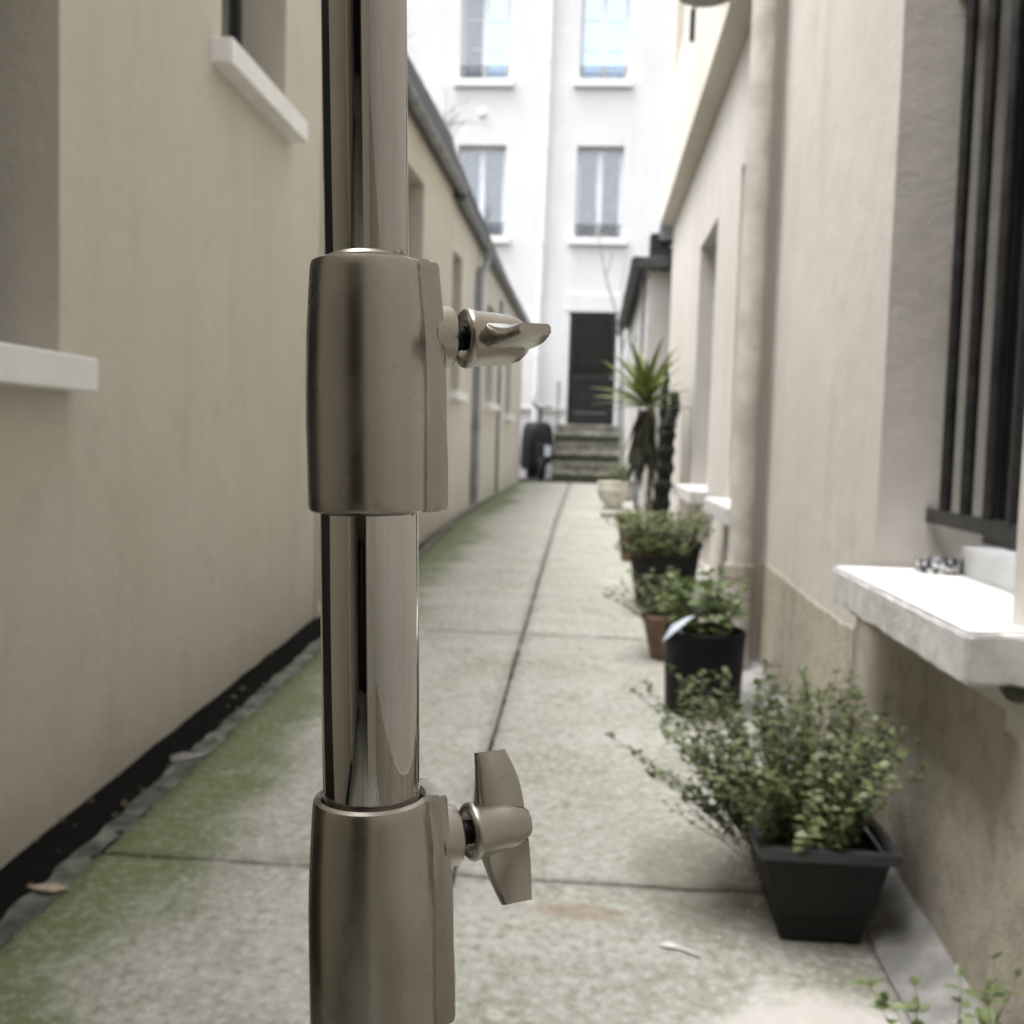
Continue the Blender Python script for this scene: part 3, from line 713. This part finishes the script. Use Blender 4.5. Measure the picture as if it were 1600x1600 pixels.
# three legs on the sloping floor
for k in range(3):
    a = R(75 + 120 * k); dx, dy = math.cos(a), math.sin(a)
    fx, fy = base.x + dx * .48, base.y + dy * .48
    p0 = AX(-.88); g = MB()
    g.tube([(p0.x + dx * .015, p0.y + dy * .015, -.88), (p0.x + dx * .22, p0.y + dy * .22, -1.02), (fx, fy, gz(fy) + .013)], .0115, 16)
    g.build('leg', MT['chrome'], st)
MB().lathe([(.0178, 0), (.026, 0), (.026, .06), (.0178, .06)], SM(-.93), 32, True).build('leg_hub', MT['nickel'], st)

# ------------------------------------------------------------------ plants
def leaf_verts(L, W, fold=.25, droop=.2, seg=4):
    vs = []; fs = []
    for i in range(seg + 1):
        t = i / seg; wd = W * .5 * math.sin(math.pi * min(1, t * .93 + .04)) ** .8 if 0 < i < seg else W * .04
        z = -droop * L * t * t
        vs += [(-wd, L * t, z + fold * wd), (0, L * t, z), (wd, L * t, z + fold * wd)]
    for i in range(seg):
        a = 3 * i; fs += [(a, a+1, a+4, a+3), (a+1, a+2, a+5, a+4)]
    return [Vector(p) for p in vs], fs
def leaf_mesh(name, L, W, mat, **k):
    vs, fs = leaf_verts(L, W, **k); me = bpy.data.meshes.new(name); me.from_pydata(vs, [], fs)
    me.polygons.foreach_set('use_smooth', [True] * len(fs)); me.materials.append(mat); return me
def orient(p, d, roll, s):
    d = Vector(d).normalized(); up_ = Vector((0, 0, 1)); x = d.cross(up_)
    if x.length < 1e-3: x = Vector((1, 0, 0))
    x.normalize(); z = x.cross(d)
    Mx = Matrix((x, d, z)).transposed().to_4x4()
    return Matrix.Translation(p) @ Mx @ Matrix.Rotation(roll, 4, 'Y') @ Matrix.Scale(s, 4)
def foliage(root, tr, L, W, mat, nsingle, dry=0, **k):
    """leaves: the nearest ones are objects, the rest one mesh"""
    vs0, fs0 = leaf_verts(L, W, **k); me = leaf_mesh('leaf', L, W, mat, **k)
    tr = sorted(tr, key=lambda M_: M_.translation.length)
    for M_ in tr[:nsingle]:
        o = bpy.data.objects.new('leaf', me); COL.objects.link(o); o.parent = root
        o.matrix_local = Matrix.Translation(-WLOC[root.name]) @ M_
    rest = tr[nsingle:]
    if rest:
        mb = MB()
        for M_ in rest: mb.add([M_ @ p for p in vs0], fs0, True)
        mb.build('foliage', mat, root, fix=False)['kind'] = 'stuff'
def bush(root, cx, cy, z0, rx, ry, h, nst, L, W, mat, stem_mat, rs, nsingle=0, lean=(0, 0), dens=1.0, spread=1.0, bare=.2, sparse_r=.0016, clip=None, **k):
    r = random.Random(rs); tr = []; sm = MB()
    for i in range(nst):
        a = r.uniform(0, 2 * math.pi); q = math.sqrt(r.random())
        p = Vector((cx + rx * .75 * q * math.cos(a), cy + ry * .75 * q * math.sin(a), z0 - .02))
        hh = h * r.uniform(.5, 1.05) * (1 - .25 * q); ex = spread * q * h * r.uniform(.1, .75)
        e = p + Vector((math.cos(a) * ex + lean[0] * h, math.sin(a) * ex + lean[1] * h, hh))
        if clip is not None and e.x > clip: e.x = clip - r.random() * .05
        c = (p + e) / 2 + Vector((r.uniform(-.04, .04), r.uniform(-.04, .04), hh * .08)) * (h / .4)
        pts = []
        nseg = 7
        for s_ in range(nseg + 1):
            t = s_ / nseg; pts.append(p * (1 - t) ** 2 + c * 2 * t * (1 - t) + e * t * t + Vector((r.uniform(-1, 1), r.uniform(-1, 1), 0)) * .006)
        sm.tube(pts, [sparse_r * (1.25 - .8 * s_ / nseg) for s_ in range(nseg + 1)], 4, False)
        nl = max(3, int(hh / L * 1.5 * dens))
        for j in range(nl):
            t = bare + (1 - bare) * (j + r.random()) / nl
            u = t * nseg; i0 = min(nseg - 1, int(u)); fpt = pts[i0].lerp(pts[i0 + 1], u - i0)
            for sgn in (0, math.pi):
                an = j * 1.57 + sgn + r.uniform(-.5, .5)
                d = Vector((math.cos(an), math.sin(an), r.uniform(-.1, .75)))
                tr.append(orient(fpt, d, r.uniform(-.5, .5), r.uniform(.55, 1.15)))
        for q_ in range(3): tr.append(orient(pts[-1], (r.uniform(-1, 1), r.uniform(-1, 1), r.uniform(.3, 1.2)), r.uniform(-1, 1), r.uniform(.4, .8)))
    sm.build('stems', stem_mat, root, fix=False)['kind'] = 'stuff'
    foliage(root, tr, L, W, mat, nsingle, **k)
def round_pot(root, x, y, z, r0, r1, h, mat, rim=.012, soil=True):
    MB().lathe([(0, 0), (r0 * .96, 0), (r0, .008), (r1, h - .03), (r1 + rim, h - .03), (r1 + rim + .002, h - .004), (r1 + rim - .002, h), (r1 - .006, h), (r1 - .012, h - .03), (r0 - .006, .015), (0, .015)], T(x, y, z), 40).build('pot', mat, root)
    if soil: MB().lathe([(r1 - .010, h - .045), (r1 * .5, h - .035), (0, h - .032)], T(x, y, z), 24).build('soil', MT['soil'], root)

# near herb planter
zp = gz(2.42) + .002
pl = empty('planter', (.595, 2.70, zp), 'anthracite rectangular planter of bushy herbs standing below the white sill', 'potted plant')
x0, x1, y0, y1, H = .50, .69, 2.45, 2.90, .25
X0, X1, Y0, Y1 = .448, .742, 2.415, 2.945
lowb = [(x0, y0), (x1, y0), (x1, y1), (x0, y1)]; topb = [(X0, Y0), (X1, Y0), (X1, Y1), (X0, Y1)]
def lerp2(t, grow=0):
    return [(a[0] + (c[0] - a[0]) * t + (-grow if i in (0, 3) else grow), a[1] + (c[1] - a[1]) * t + (-grow if i < 2 else grow)) for i, (a, c) in enumerate(zip(lowb, topb))]
zb_ = [gz(y0) + .002, gz(y0) + .002, gz(y1) + .002, gz(y1) + .002]
def loop(t, grow, z): return [(p[0], p[1], zp + z) for p in lerp2(t, grow)]
rings = [[(p[0], p[1], zb_[i]) for i, p in enumerate(lerp2(0))], loop(.22, 0, .068), loop(.24, .006, .072), loop(.92, .004, H - .03), loop(.92, -.006, H - .03), loop(.2, -.006, .10)]
vs = [p for r_ in rings for p in r_]; fs = []
for i in range(len(rings) - 1):
    for k in range(4): fs.append((4*i+k, 4*i+(k+1)%4, 4*i+4+(k+1)%4, 4*i+4+k))
fs.append((0, 3, 2, 1)); fs.append(tuple(4 * (len(rings) - 1) + k for k in range(4)))
MB().add(vs, fs).build('planter_box', MT['grey_plastic'], pl, bevel=.004)
rr_ = [loop(.93, .004, H - .032), loop(.93, .020, H - .032), loop(1, .022, H - .004), loop(1, .017, H), loop(1, .002, H), loop(.95, -.003, H - .012)]
vs = [p for r_ in rr_ for p in r_]; fs = []
for i in range(len(rr_)):
    j = (i + 1) % len(rr_)
    for k in range(4): fs.append((4*i+k, 4*i+(k+1)%4, 4*j+(k+1)%4, 4*j+k))
MB().add(vs, fs).build('rim', MT['rim_plastic'], pl, bevel=.003)
MB().add(loop(.90, -.008, H - .05), [(0, 1, 2, 3)]).build('soil', MT['soil'], pl)
bush(pl, .56, 2.66, zp + H - .05, .21, .27, .47, 150, .028, .020, MT['leaf'], MT['stem'], 21, 300, (-.05, -.02), .95, 1.05, .12, clip=.80, seg=3)
bush(pl, .43, 2.60, zp + H - .06, .06, .2, .20, 14, .020, .011, MT['leaf'], MT['stem'], 22, 0, (-.55, -.1), .8, .9, .3, seg=3)
r = random.Random(3); g = MB()
for i in range(7):
    p = Vector((.455, 2.46 + .05 * i, zp + .2)); g.tube([p, p + Vector((-.02, -.03, -.05)), p + Vector((-.025 + r.uniform(-.02, .01), -.05, -.13))], .0014, 4, False)
g.build('dead_stems', MT['stem'], pl, fix=False)['kind'] = 'stuff'
foliage(pl, [orient(Vector((.43 + r.uniform(-.02, .015), 2.44 + r.uniform(0, .2), zp + r.uniform(.04, .19))), (r.uniform(-1, .2), r.uniform(-1, 1), r.uniform(-1, 0)), r.random(), r.uniform(.5, 1)) for _ in range(16)], .02, .012, MT['dry_leaf'], 16, seg=3)

# sprigs at the lower right corner, in a clay pot just below the frame
zc = gz(1.80) + .004
cp = empty('sprig_pot', (.69, 1.80, zc), 'small clay pot of thin green sprigs at the bottom right corner', 'potted plant')
round_pot(cp, .66, 1.80, zc, .055, .075, .13, MT['terracotta'], .006)
bush(cp, .685, 1.82, zc + .10, .08, .10, .22, 13, .034, .022, MT['leaf_big'], MT['stem_green'], 31, 60, (.10, .25), .42, .9, .3, clip=.815)

# black pot
zk = gz(4.30) + .002
bp_ = empty('black_pot', (.505, 4.30, zk), 'black round plastic pot with broad leafy plant beside the wall', 'potted plant')
round_pot(bp_, .505, 4.30, gz(4.14) + .006, .155, .168, .345, MT['black_plastic'], .001)
bush(bp_, .505, 4.30, zk + .32, .15, .15, .29, 32, .06, .046, MT['leaf_big'], MT['stem_green'], 41, 200, (0, 0), .85, .6, .12, fold=.15, clip=.79)
tg = MB().add([(.315, 4.12, -.785), (.35, 4.12, -.755), (.445, 4.14, -.672), (.40, 4.15, -.690), (.35, 4.14, -.720)], [(0, 1, 4), (1, 2, 3, 4)])
tg.add([(.315, 4.125, -.787), (.35, 4.125, -.757), (.445, 4.145, -.674), (.40, 4.155, -.692), (.35, 4.145, -.722)], [(0, 1, 4), (1, 2, 3, 4)])
tg.tube([(.38, 4.15, -.72), (.42, 4.2, -.80), (.43, 4.22, -.86)], .003, 5)
tag(tg.build('plant_tag', MT['tagblue'], None, fix=False), 'pale blue plastic plant tag sticking out over the black round pot', 'plant tag')

# clay pot behind it
zt = gz(5.15) + .004
tp = empty('clay_pot', (.43, 5.15, zt), 'brown clay pot of trailing herbs half hidden behind the black pot', 'potted plant')
round_pot(tp, .43, 5.15, gz(5.04) + .006, .095, .135, .22, MT['terracotta'], .008)
bush(tp, .43, 5.15, zt + .19, .16, .15, .30, 48, .032, .023, MT['leaf'], MT['stem'], 51, 150, (-.12, .1), .9, 1.0, .12, clip=.79)

# big dark pot
zg = gz(6.48) + .004
gp = empty('dark_pot', (.49, 6.48, zg), 'large dull dark pot overgrown with light green herbs next to the sills', 'potted plant')
round_pot(gp, .49, 6.48, gz(6.3) + .008, .17, .225, .40, MT['big_pot'], .010)
bush(gp, .49, 6.48, zg + .37, .25, .22, .28, 105, .036, .027, MT['leaf'], MT['stem_green'], 61, 220, (0, 0), .9, .95, .1, clip=.80)
bush(gp, .42, 6.30, zg + .34, .24, .05, .12, 60, .034, .026, MT['leaf'], MT['stem'], 62, 0, (-.1, -1.1), 1.6, 1.0, .2, clip=.80)

# green-rimmed clay pedestal pot
zq = gz(8.2) + .004
qp = empty('rimmed_pot', (.33, 8.2, zq), 'tall narrow brown pot with a mossy green rim behind the dark pot', 'potted plant')
round_pot(qp, .33, 8.2, gz(8.12) + .006, .055, .095, .35, MT['terracotta'], .004)
MB().lathe([(.088, .345), (.112, .345), (.116, .375), (.108, .38), (.09, .372)], T(.33, 8.2, gz(8.12) + .006), 28, True).build('mossy_rim', MT['green_glaze'], qp)
bush(qp, .37, 8.2, zq + .33, .06, .06, .14, 9, .07, .016, MT['leaf_dark'], MT['stem_green'], 71, 40, (0, 0), .8, .9, .1)

# flat paving block and pale urn, trough further on
bl = MB().box((.14, 11.3, gz(11.3) + .002), (.42, 11.62, gz(11.3) + .05), None, .008); tag(bl.build('paving_block', MT['cement'], None), 'flat pale concrete block lying on the pavement before the urn', 'concrete block')
zu = gz(12.5) + .004
up_ = empty('stone_urn', (.33, 12.5, zu), 'pale round stone urn at the right edge of the pavement', 'urn')
MB().lathe([(0, 0), (.11, 0), (.12, .02), (.10, .045), (.17, .12), (.205, .20), (.20, .27), (.185, .30), (.20, .315), (.195, .33), (.17, .33), (.165, .29), (0, .28)], T(.30, 12.5, gz(12.38) + .006), 36).build('urn_body', MT['cream_pot'], up_)
bush(up_, .42, 12.5, zu + .26, .07, .1, .13, 12, .07, .03, MT['leaf_dark'], MT['stem_green'], 81, 40, (.1, 0), .8, .9, .1, clip=.58)
zv = gz(14) + .004
tr_ = empty('trough', (.42, 14.0, zv), 'black trough on a grey plinth with light green plant near the steps', 'potted plant')
MB().box((.27, 13.85, gz(14.2) + .005), (.575, 14.2, -.56), None, .01).build('plinth', MT['cement'], tr_)
MB().box((.285, 13.86, -.56), (.57, 14.18, -.50), None, .01).build('trough_box', MT['black_plastic'], tr_)
bush(tr_, .43, 14.0, -.50, .13, .12, .30, 40, .05, .03, MT['leaf_big'], MT['stem_green'], 91, 120, (-.12, 0), .9, .8, .05, clip=.59)

# yucca
zy = gz(8.8) + .004
yu = empty('yucca', (.52, 8.8, zy), 'potted yucca palm with spiky green head and hanging withered leaves', 'yucca')
round_pot(yu, .52, 8.8, gz(8.68) + .008, .11, .14, .20, MT['big_pot'], .006)
MB().tube([(.515, 8.8, zy + .10), (.512, 8.8, -.42), (.525, 8.8, -.1), (.53, 8.8, .22), (.49, 8.8, .36)], [.034, .028, .026, .028, .032], 12).build('trunk', MT['bark'], yu)
def blade(name, L, W, mat, bend):
    vs = []; fs = []; n = 8
    for i in range(n + 1):
        t = i / n; wd = W * .5 * (1 - t) ** .6 * (.6 + .8 * min(1, t * 3)) if i < n else .001
        y = L * t; z = -bend * L * t * t
        vs += [(-wd, y, z + wd * .35), (0, y, z), (wd, y, z + wd * .35)]
    for i in range(n): a = 3 * i; fs += [(a, a+1, a+4, a+3), (a+1, a+2, a+5, a+4)]
    me = bpy.data.meshes.new(name); me.from_pydata(vs, [], fs); me.polygons.foreach_set('use_smooth', [True] * len(fs)); me.materials.append(mat); return me
bm1 = blade('blade', .50, .066, MT['yucca'], .18); bm2 = blade('withered_blade', .34, .05, MT['yucca_dead'], .10)
r = random.Random(12)
def put(me, name, root, M_):
    o = bpy.data.objects.new(name, me); COL.objects.link(o); o.parent = root; o.matrix_local = Matrix.Translation(-WLOC[root.name]) @ M_
for i in range(46):
    a = i * 2.39996; el_ = R(4 + 70 * (i / 46))
    d = Vector((math.cos(a) * math.cos(el_), math.sin(a) * math.cos(el_), math.sin(el_)))
    if d.x > .45: d.x *= .5
    put(bm1, 'blade', yu, orient(Vector((.455, 8.8, .33 + .09 * i / 46)), d, r.uniform(-.4, .4), r.uniform(.75, 1.12)))
for i in range(95):
    a = i * 2.39996; el_ = R(r.uniform(-88, -58)); d = Vector((math.cos(a) * math.cos(el_), math.sin(a) * math.cos(el_), math.sin(el_)))
    if d.x > .35: d.x *= .4
    put(bm2, 'withered_blade', yu, orient(Vector((.46 + .05 * math.cos(a), 8.8 + .05 * math.sin(a), .32 - .40 * r.random())), d, r.uniform(-1, 1), r.uniform(.6, 1.1)))

# dark cactus against the corner
zx = gz(9.4) + .004
ca = empty('cactus', (.66, 9.4, zx), 'dark ridged cactus column leaning against the corner of the right building', 'cactus')
round_pot(ca, .655, 9.4, gz(9.28) + .008, .09, .11, .14, MT['black_plastic'], .004)
def ridged(pts, rad, nm):
    # column with ribs, pinched into segments
    pts = [Vector(p) for p in pts]; n = 15; vs = []; fs = []; K = 46
    def at(t):
        u = t * (len(pts) - 1); i = min(len(pts) - 2, int(u)); return pts[i].lerp(pts[i + 1], u - i)
    for s_ in range(K + 1):
        t = s_ / K; p = at(t); rr2 = rad * (1 - .25 * t) * (1 + .16 * math.sin(t * 46)) * (1 if t < .95 else .55) * rnd.uniform(.93, 1.07)
        for k in range(n * 2):
            a = math.pi * k / n; q = rr2 * (1 if k % 2 else .80); vs.append(p + Vector((math.cos(a) * q, math.sin(a) * q, 0)))
    for s_ in range(K):
        for k in range(2 * n): fs.append((s_*2*n+k, s_*2*n+(k+1)%(2*n), (s_+1)*2*n+(k+1)%(2*n), (s_+1)*2*n+k))
    fs.append(tuple(K*2*n + k for k in range(2*n)))
    MB().add(vs, fs).build(nm, MT['cactus'], ca)
ridged([(.645, 9.4, zx + .10), (.665, 9.4, -.42), (.69, 9.4, -.12), (.70, 9.4, .14), (.71, 9.4, .27)], .082, 'column')
ridged([(.705, 9.4, .22), (.748, 9.4, .34), (.745, 9.4, .42), (.735, 9.4, .51)], .060, 'crown_segment')
ridged([(.665, 9.48, zx + .10), (.655, 9.48, 0), (.66, 9.48, .45), (.665, 9.48, .74)], .045, 'rear_column')

# bare sapling by the door
zs_ = gz(17.2) + .002
sp_ = empty('bare_sapling', (.52, 17.2, zs_), 'thin leafless sapling growing up beside the black door', 'sapling')
g = MB(); g.tube([(.52, 17.2, zs_), (.50, 17.2, .9), (.44, 17.15, 1.7), (.345, 17, 2.15), (.283, 17, 2.36), (.144, 17, 2.77), (.018, 17, 3.38), (-.05, 17, 3.8)], [.024, .022, .02, .017, .016, .014, .011, .006], 8)
g.build('trunk', MT['branch'], sp_)
for pts in ([(.46, 17.15, 1.6), (.485, 17, 2.26), (.411, 17, 2.57), (.45, 17, 2.93)], [(.15, 17, 2.75), (.20, 17, 2.9), (.256, 17, 3.13)], [(.45, 17.1, 1.5), (.52, 16.9, 1.75), (.56, 16.8, 2.0)]):
    MB().tube(pts, [.013, .011, .008, .005][:len(pts)], 6).build('branch', MT['branch'], sp_)

# leafless tree behind the left houses
zz = gz(14) - .08
te = empty('bare_tree', (-3.0, 14.2, zz), 'leafless grey tree rising behind the left house roof', 'tree')
r = random.Random(77); MB().tube([(-3.0, 14.2, zz), (-3.02, 14.2, 1.5), (-2.95, 14.1, 3.2), (-2.9, 14.1, 4.6)], [.10, .085, .065, .05], 10).build('trunk', MT['branch'], te)
cr = MB()
def twig(p, d, L, rad, depth):
    q = p; pts = [p]
    for i in range(4):
        d = (d + Vector((r.uniform(-.3, .3), r.uniform(-.3, .3), r.uniform(-.2, .25)))).normalized(); q = q + d * L / 4; pts.append(q)
    cr.tube(pts, [rad, rad * .85, rad * .7, rad * .6, rad * .45], 5, False)
    if depth:
        for k in range(5):
            t = r.choice(pts[1:]); dd = (d + Vector((r.uniform(-1, 1), r.uniform(-1, 1), r.uniform(-.5, .7)))).normalized(); twig(t, dd, L * .62, rad * .5, depth - 1)
for k in range(6):
    a = k * 1.05; twig(Vector((-2.93, 14.1, 3.6 + k * .2)), Vector((math.cos(a) * .6, math.sin(a) * .6, .9)), .85, .022, 3)
cr.build('crown', MT['branch'], te, fix=False)['kind'] = 'stuff'

# ------------------------------------------------------------------ scooter under a cover
zsx = gz(18.2)
sc = empty('covered_scooter', (-.95, 18.3, zsx), 'scooter under a black cover with pale screen parked left of the steps', 'scooter')
vs = []; fs = []; nu, nv = 28, 14; r = random.Random(4)
for j in range(nv + 1):
    t = j / nv
    for i in range(nu):
        a = 2 * math.pi * i / nu
        hx = .29 * (1 - .55 * t ** 3) * (1 + .07 * math.sin(a * 5 + t * 3)); hy = .42 * (1 - .6 * t ** 3) * (1 + .05 * math.sin(a * 7 + 1))
        z = -.36 + .74 * math.sin(t * math.pi / 2) + (.10 * math.sin(a + .6) * (1 - t)) + .02 * math.sin(a * 6) * (1 - t)
        if j == nv: hx *= .2; hy *= .2; 
        vs.append((-.97 + hx * math.cos(a), 18.42 + hy * math.sin(a), z))
for j in range(nv):
    for i in range(nu): fs.append((j*nu+i, j*nu+(i+1)%nu, (j+1)*nu+(i+1)%nu, (j+1)*nu+i))
fs.append(tuple(nv*nu + i for i in range(nu)))
MB().add(vs, fs, True).build('cover', MT['tarp'], sc)
for yw in (18.08, 18.82):
    Mw = T(-.86, yw, gz(yw) + .225) @ Matrix.Rotation(R(90), 4, 'Y')
    tw = MB().lathe([(.165 + .055 * math.cos(2*math.pi*k/12), .05 * math.sin(2*math.pi*k/12)) for k in range(12)], Mw, 32, True).build('wheel', MT['rubber'], sc)
    MB().lathe([(.02, -.03), (.15, -.025), (.15, .025), (.02, .03)], Mw, 24, True).build('rim', MT['grey_metal'], tw)
MB().box((-.80, 17.98, -.22), (-.69, 18.0, -.04), None, .004).build('number_plate', MT['tagblue'], sc)
MB().box((-.98, 17.99, -.34), (-.74, 18.06, .0), None, .03).build('tail_fairing', MT['rubber'], sc)
MB().box((-1.12, 18.1, -.62), (-.94, 18.5, -.3), None, .02).build('engine', MT['rubber'], sc)
MB().tube([(-.90, 18.2, .30), (-.90, 18.2, .60)], .022, 8).tube([(-1.06, 18.2, .72), (-.98, 18.2, .63), (-.90, 18.2, .60), (-.80, 18.2, .64), (-.70, 18.2, .64)], .018, 8).build('handlebar', MT['rubber'], sc)
vs = []; fs = []
for i in range(7):
    t = i / 6
    for k in range(2): vs.append((-1.05 + .20 * t, 18.15 + .05 * math.sin(t * 3.1), .86 - .20 * t ** .7 - .085 * k * (1 - .3 * t)))
for i in range(6): fs.append((2*i, 2*i+2, 2*i+3, 2*i+1))
so_ = MB().add(vs, fs, True).build('screen', MT['paper'], sc, fix=False); q = so_.modifiers.new('thick', 'SOLIDIFY'); q.thickness = .01

# ------------------------------------------------------------------ small things
as_ = empty('ashtray', (1.0, 2.93, -.3285), 'round black and white patterned tin lying on the white sill', 'ashtray')
mm_, tt_ = nodes('black_white_print'); pp = pos(tt_); vv_ = N(tt_, 'TexVoronoi'); vv_.inputs['Scale'].default_value = 55; tt_.links.new(pp, vv_.inputs['Vector'])
finish(tt_, mixc(tt_, ramp(tt_, vv_.outputs['Distance'], .42, .5), (.62, .62, .63), (.03, .03, .035)), .35, None, metal=.2)
MB().lathe([(0, 0), (.058, 0), (.062, .004), (.062, .034), (.060, .038), (.055, .038), (.054, .034), (.054, .012), (0, .010)], T(.985, 2.94, -.328), 40).build('tin_body', mm_, as_)
def scrap(name, pts, z, mat, label, cat, seed):
    r3 = random.Random(seed); n = len(pts); cx = sum(p[0] for p in pts) / n; cy = sum(p[1] for p in pts) / n
    vs = [(cx, cy, gz(cy) + z + .006)] + [(p[0], p[1], gz(p[1]) + z + r3.uniform(0, .006)) for p in pts]
    fs = [(0, i + 1, (i + 1) % n + 1) for i in range(n)]
    o = MB().add(vs, fs, True).build(name, mat, None, fix=False); s_ = o.modifiers.new('thick', 'SOLIDIFY'); s_.thickness = .0008
    return tag(o, label, cat)
scrap('paper_scrap', [(.20, 2.395), (.215, 2.375), (.25, 2.372), (.30, 2.345), (.297, 2.358), (.255, 2.386), (.225, 2.405)], .003, MT['paper'], 'torn white paper scrap on the concrete before the planter', 'paper', 1)
scrap('dry_leaf', [(-1.395, 2.447), (-1.36, 2.432), (-1.32, 2.436), (-1.292, 2.462), (-1.33, 2.47), (-1.37, 2.465)], .012, MT['dry_leaf'], 'pale pinkish dry leaf lying on the left kerb', 'leaf', 2)
scrap('paper_scrap', [(-1.43, 3.42), (-1.40, 3.36), (-1.34, 3.40), (-1.31, 3.47), (-1.36, 3.45), (-1.40, 3.47)], .008, MT['cement'], 'crumpled grey scrap lying across the black drain', 'litter', 3)
r = random.Random(55)
pb = MB()
for i in range(170):
    x, y = r.uniform(-1.28, .70), 2.0 + 7 * r.random() ** 1.6; s_ = r.uniform(.002, .006) * (1.6 if i % 17 == 0 else 1)
    M_ = T(x, y, gz(y) + s_ * .35) @ Euler((r.random() * 6, r.random() * 6, r.random() * 6)).to_matrix().to_4x4()
    vs = [M_ @ Vector(p) * 1 for p in ((s_, 0, 0), (-s_, 0, 0), (0, s_ * .8, 0), (0, -s_ * .8, 0), (0, 0, s_ * .6), (0, 0, -s_ * .6))]
    pb.add(vs, [(0, 2, 4), (2, 1, 4), (1, 3, 4), (3, 0, 4), (2, 0, 5), (1, 2, 5), (3, 1, 5), (0, 3, 5)])
tag(pb.build('grit', MT['sill'], None), 'pale specks of grit scattered over the concrete', 'grit', None, 'stuff')

db = MB(); vs0, fs0 = leaf_verts(.035, .02, seg=3)
for i in range(120):
    y = 2.0 + 10 * r.random() ** 1.4; x = r.choice((r.uniform(-1.54, -1.39), r.uniform(-1.40, -1.30)))
    M_ = orient(Vector((x, y, gz(y) + (-.012 if x < -1.385 else .010))), (r.uniform(-1, 1), r.uniform(-1, 1), r.uniform(-.1, .35)), r.uniform(-1, 1), r.uniform(.25, 1.0))
    db.add([M_ @ p for p in vs0], fs0)
tag(db.build('leaf_litter', MT['stem'], None, fix=False), 'brown leaf litter caught along the black drain', 'leaf litter', None, 'stuff')
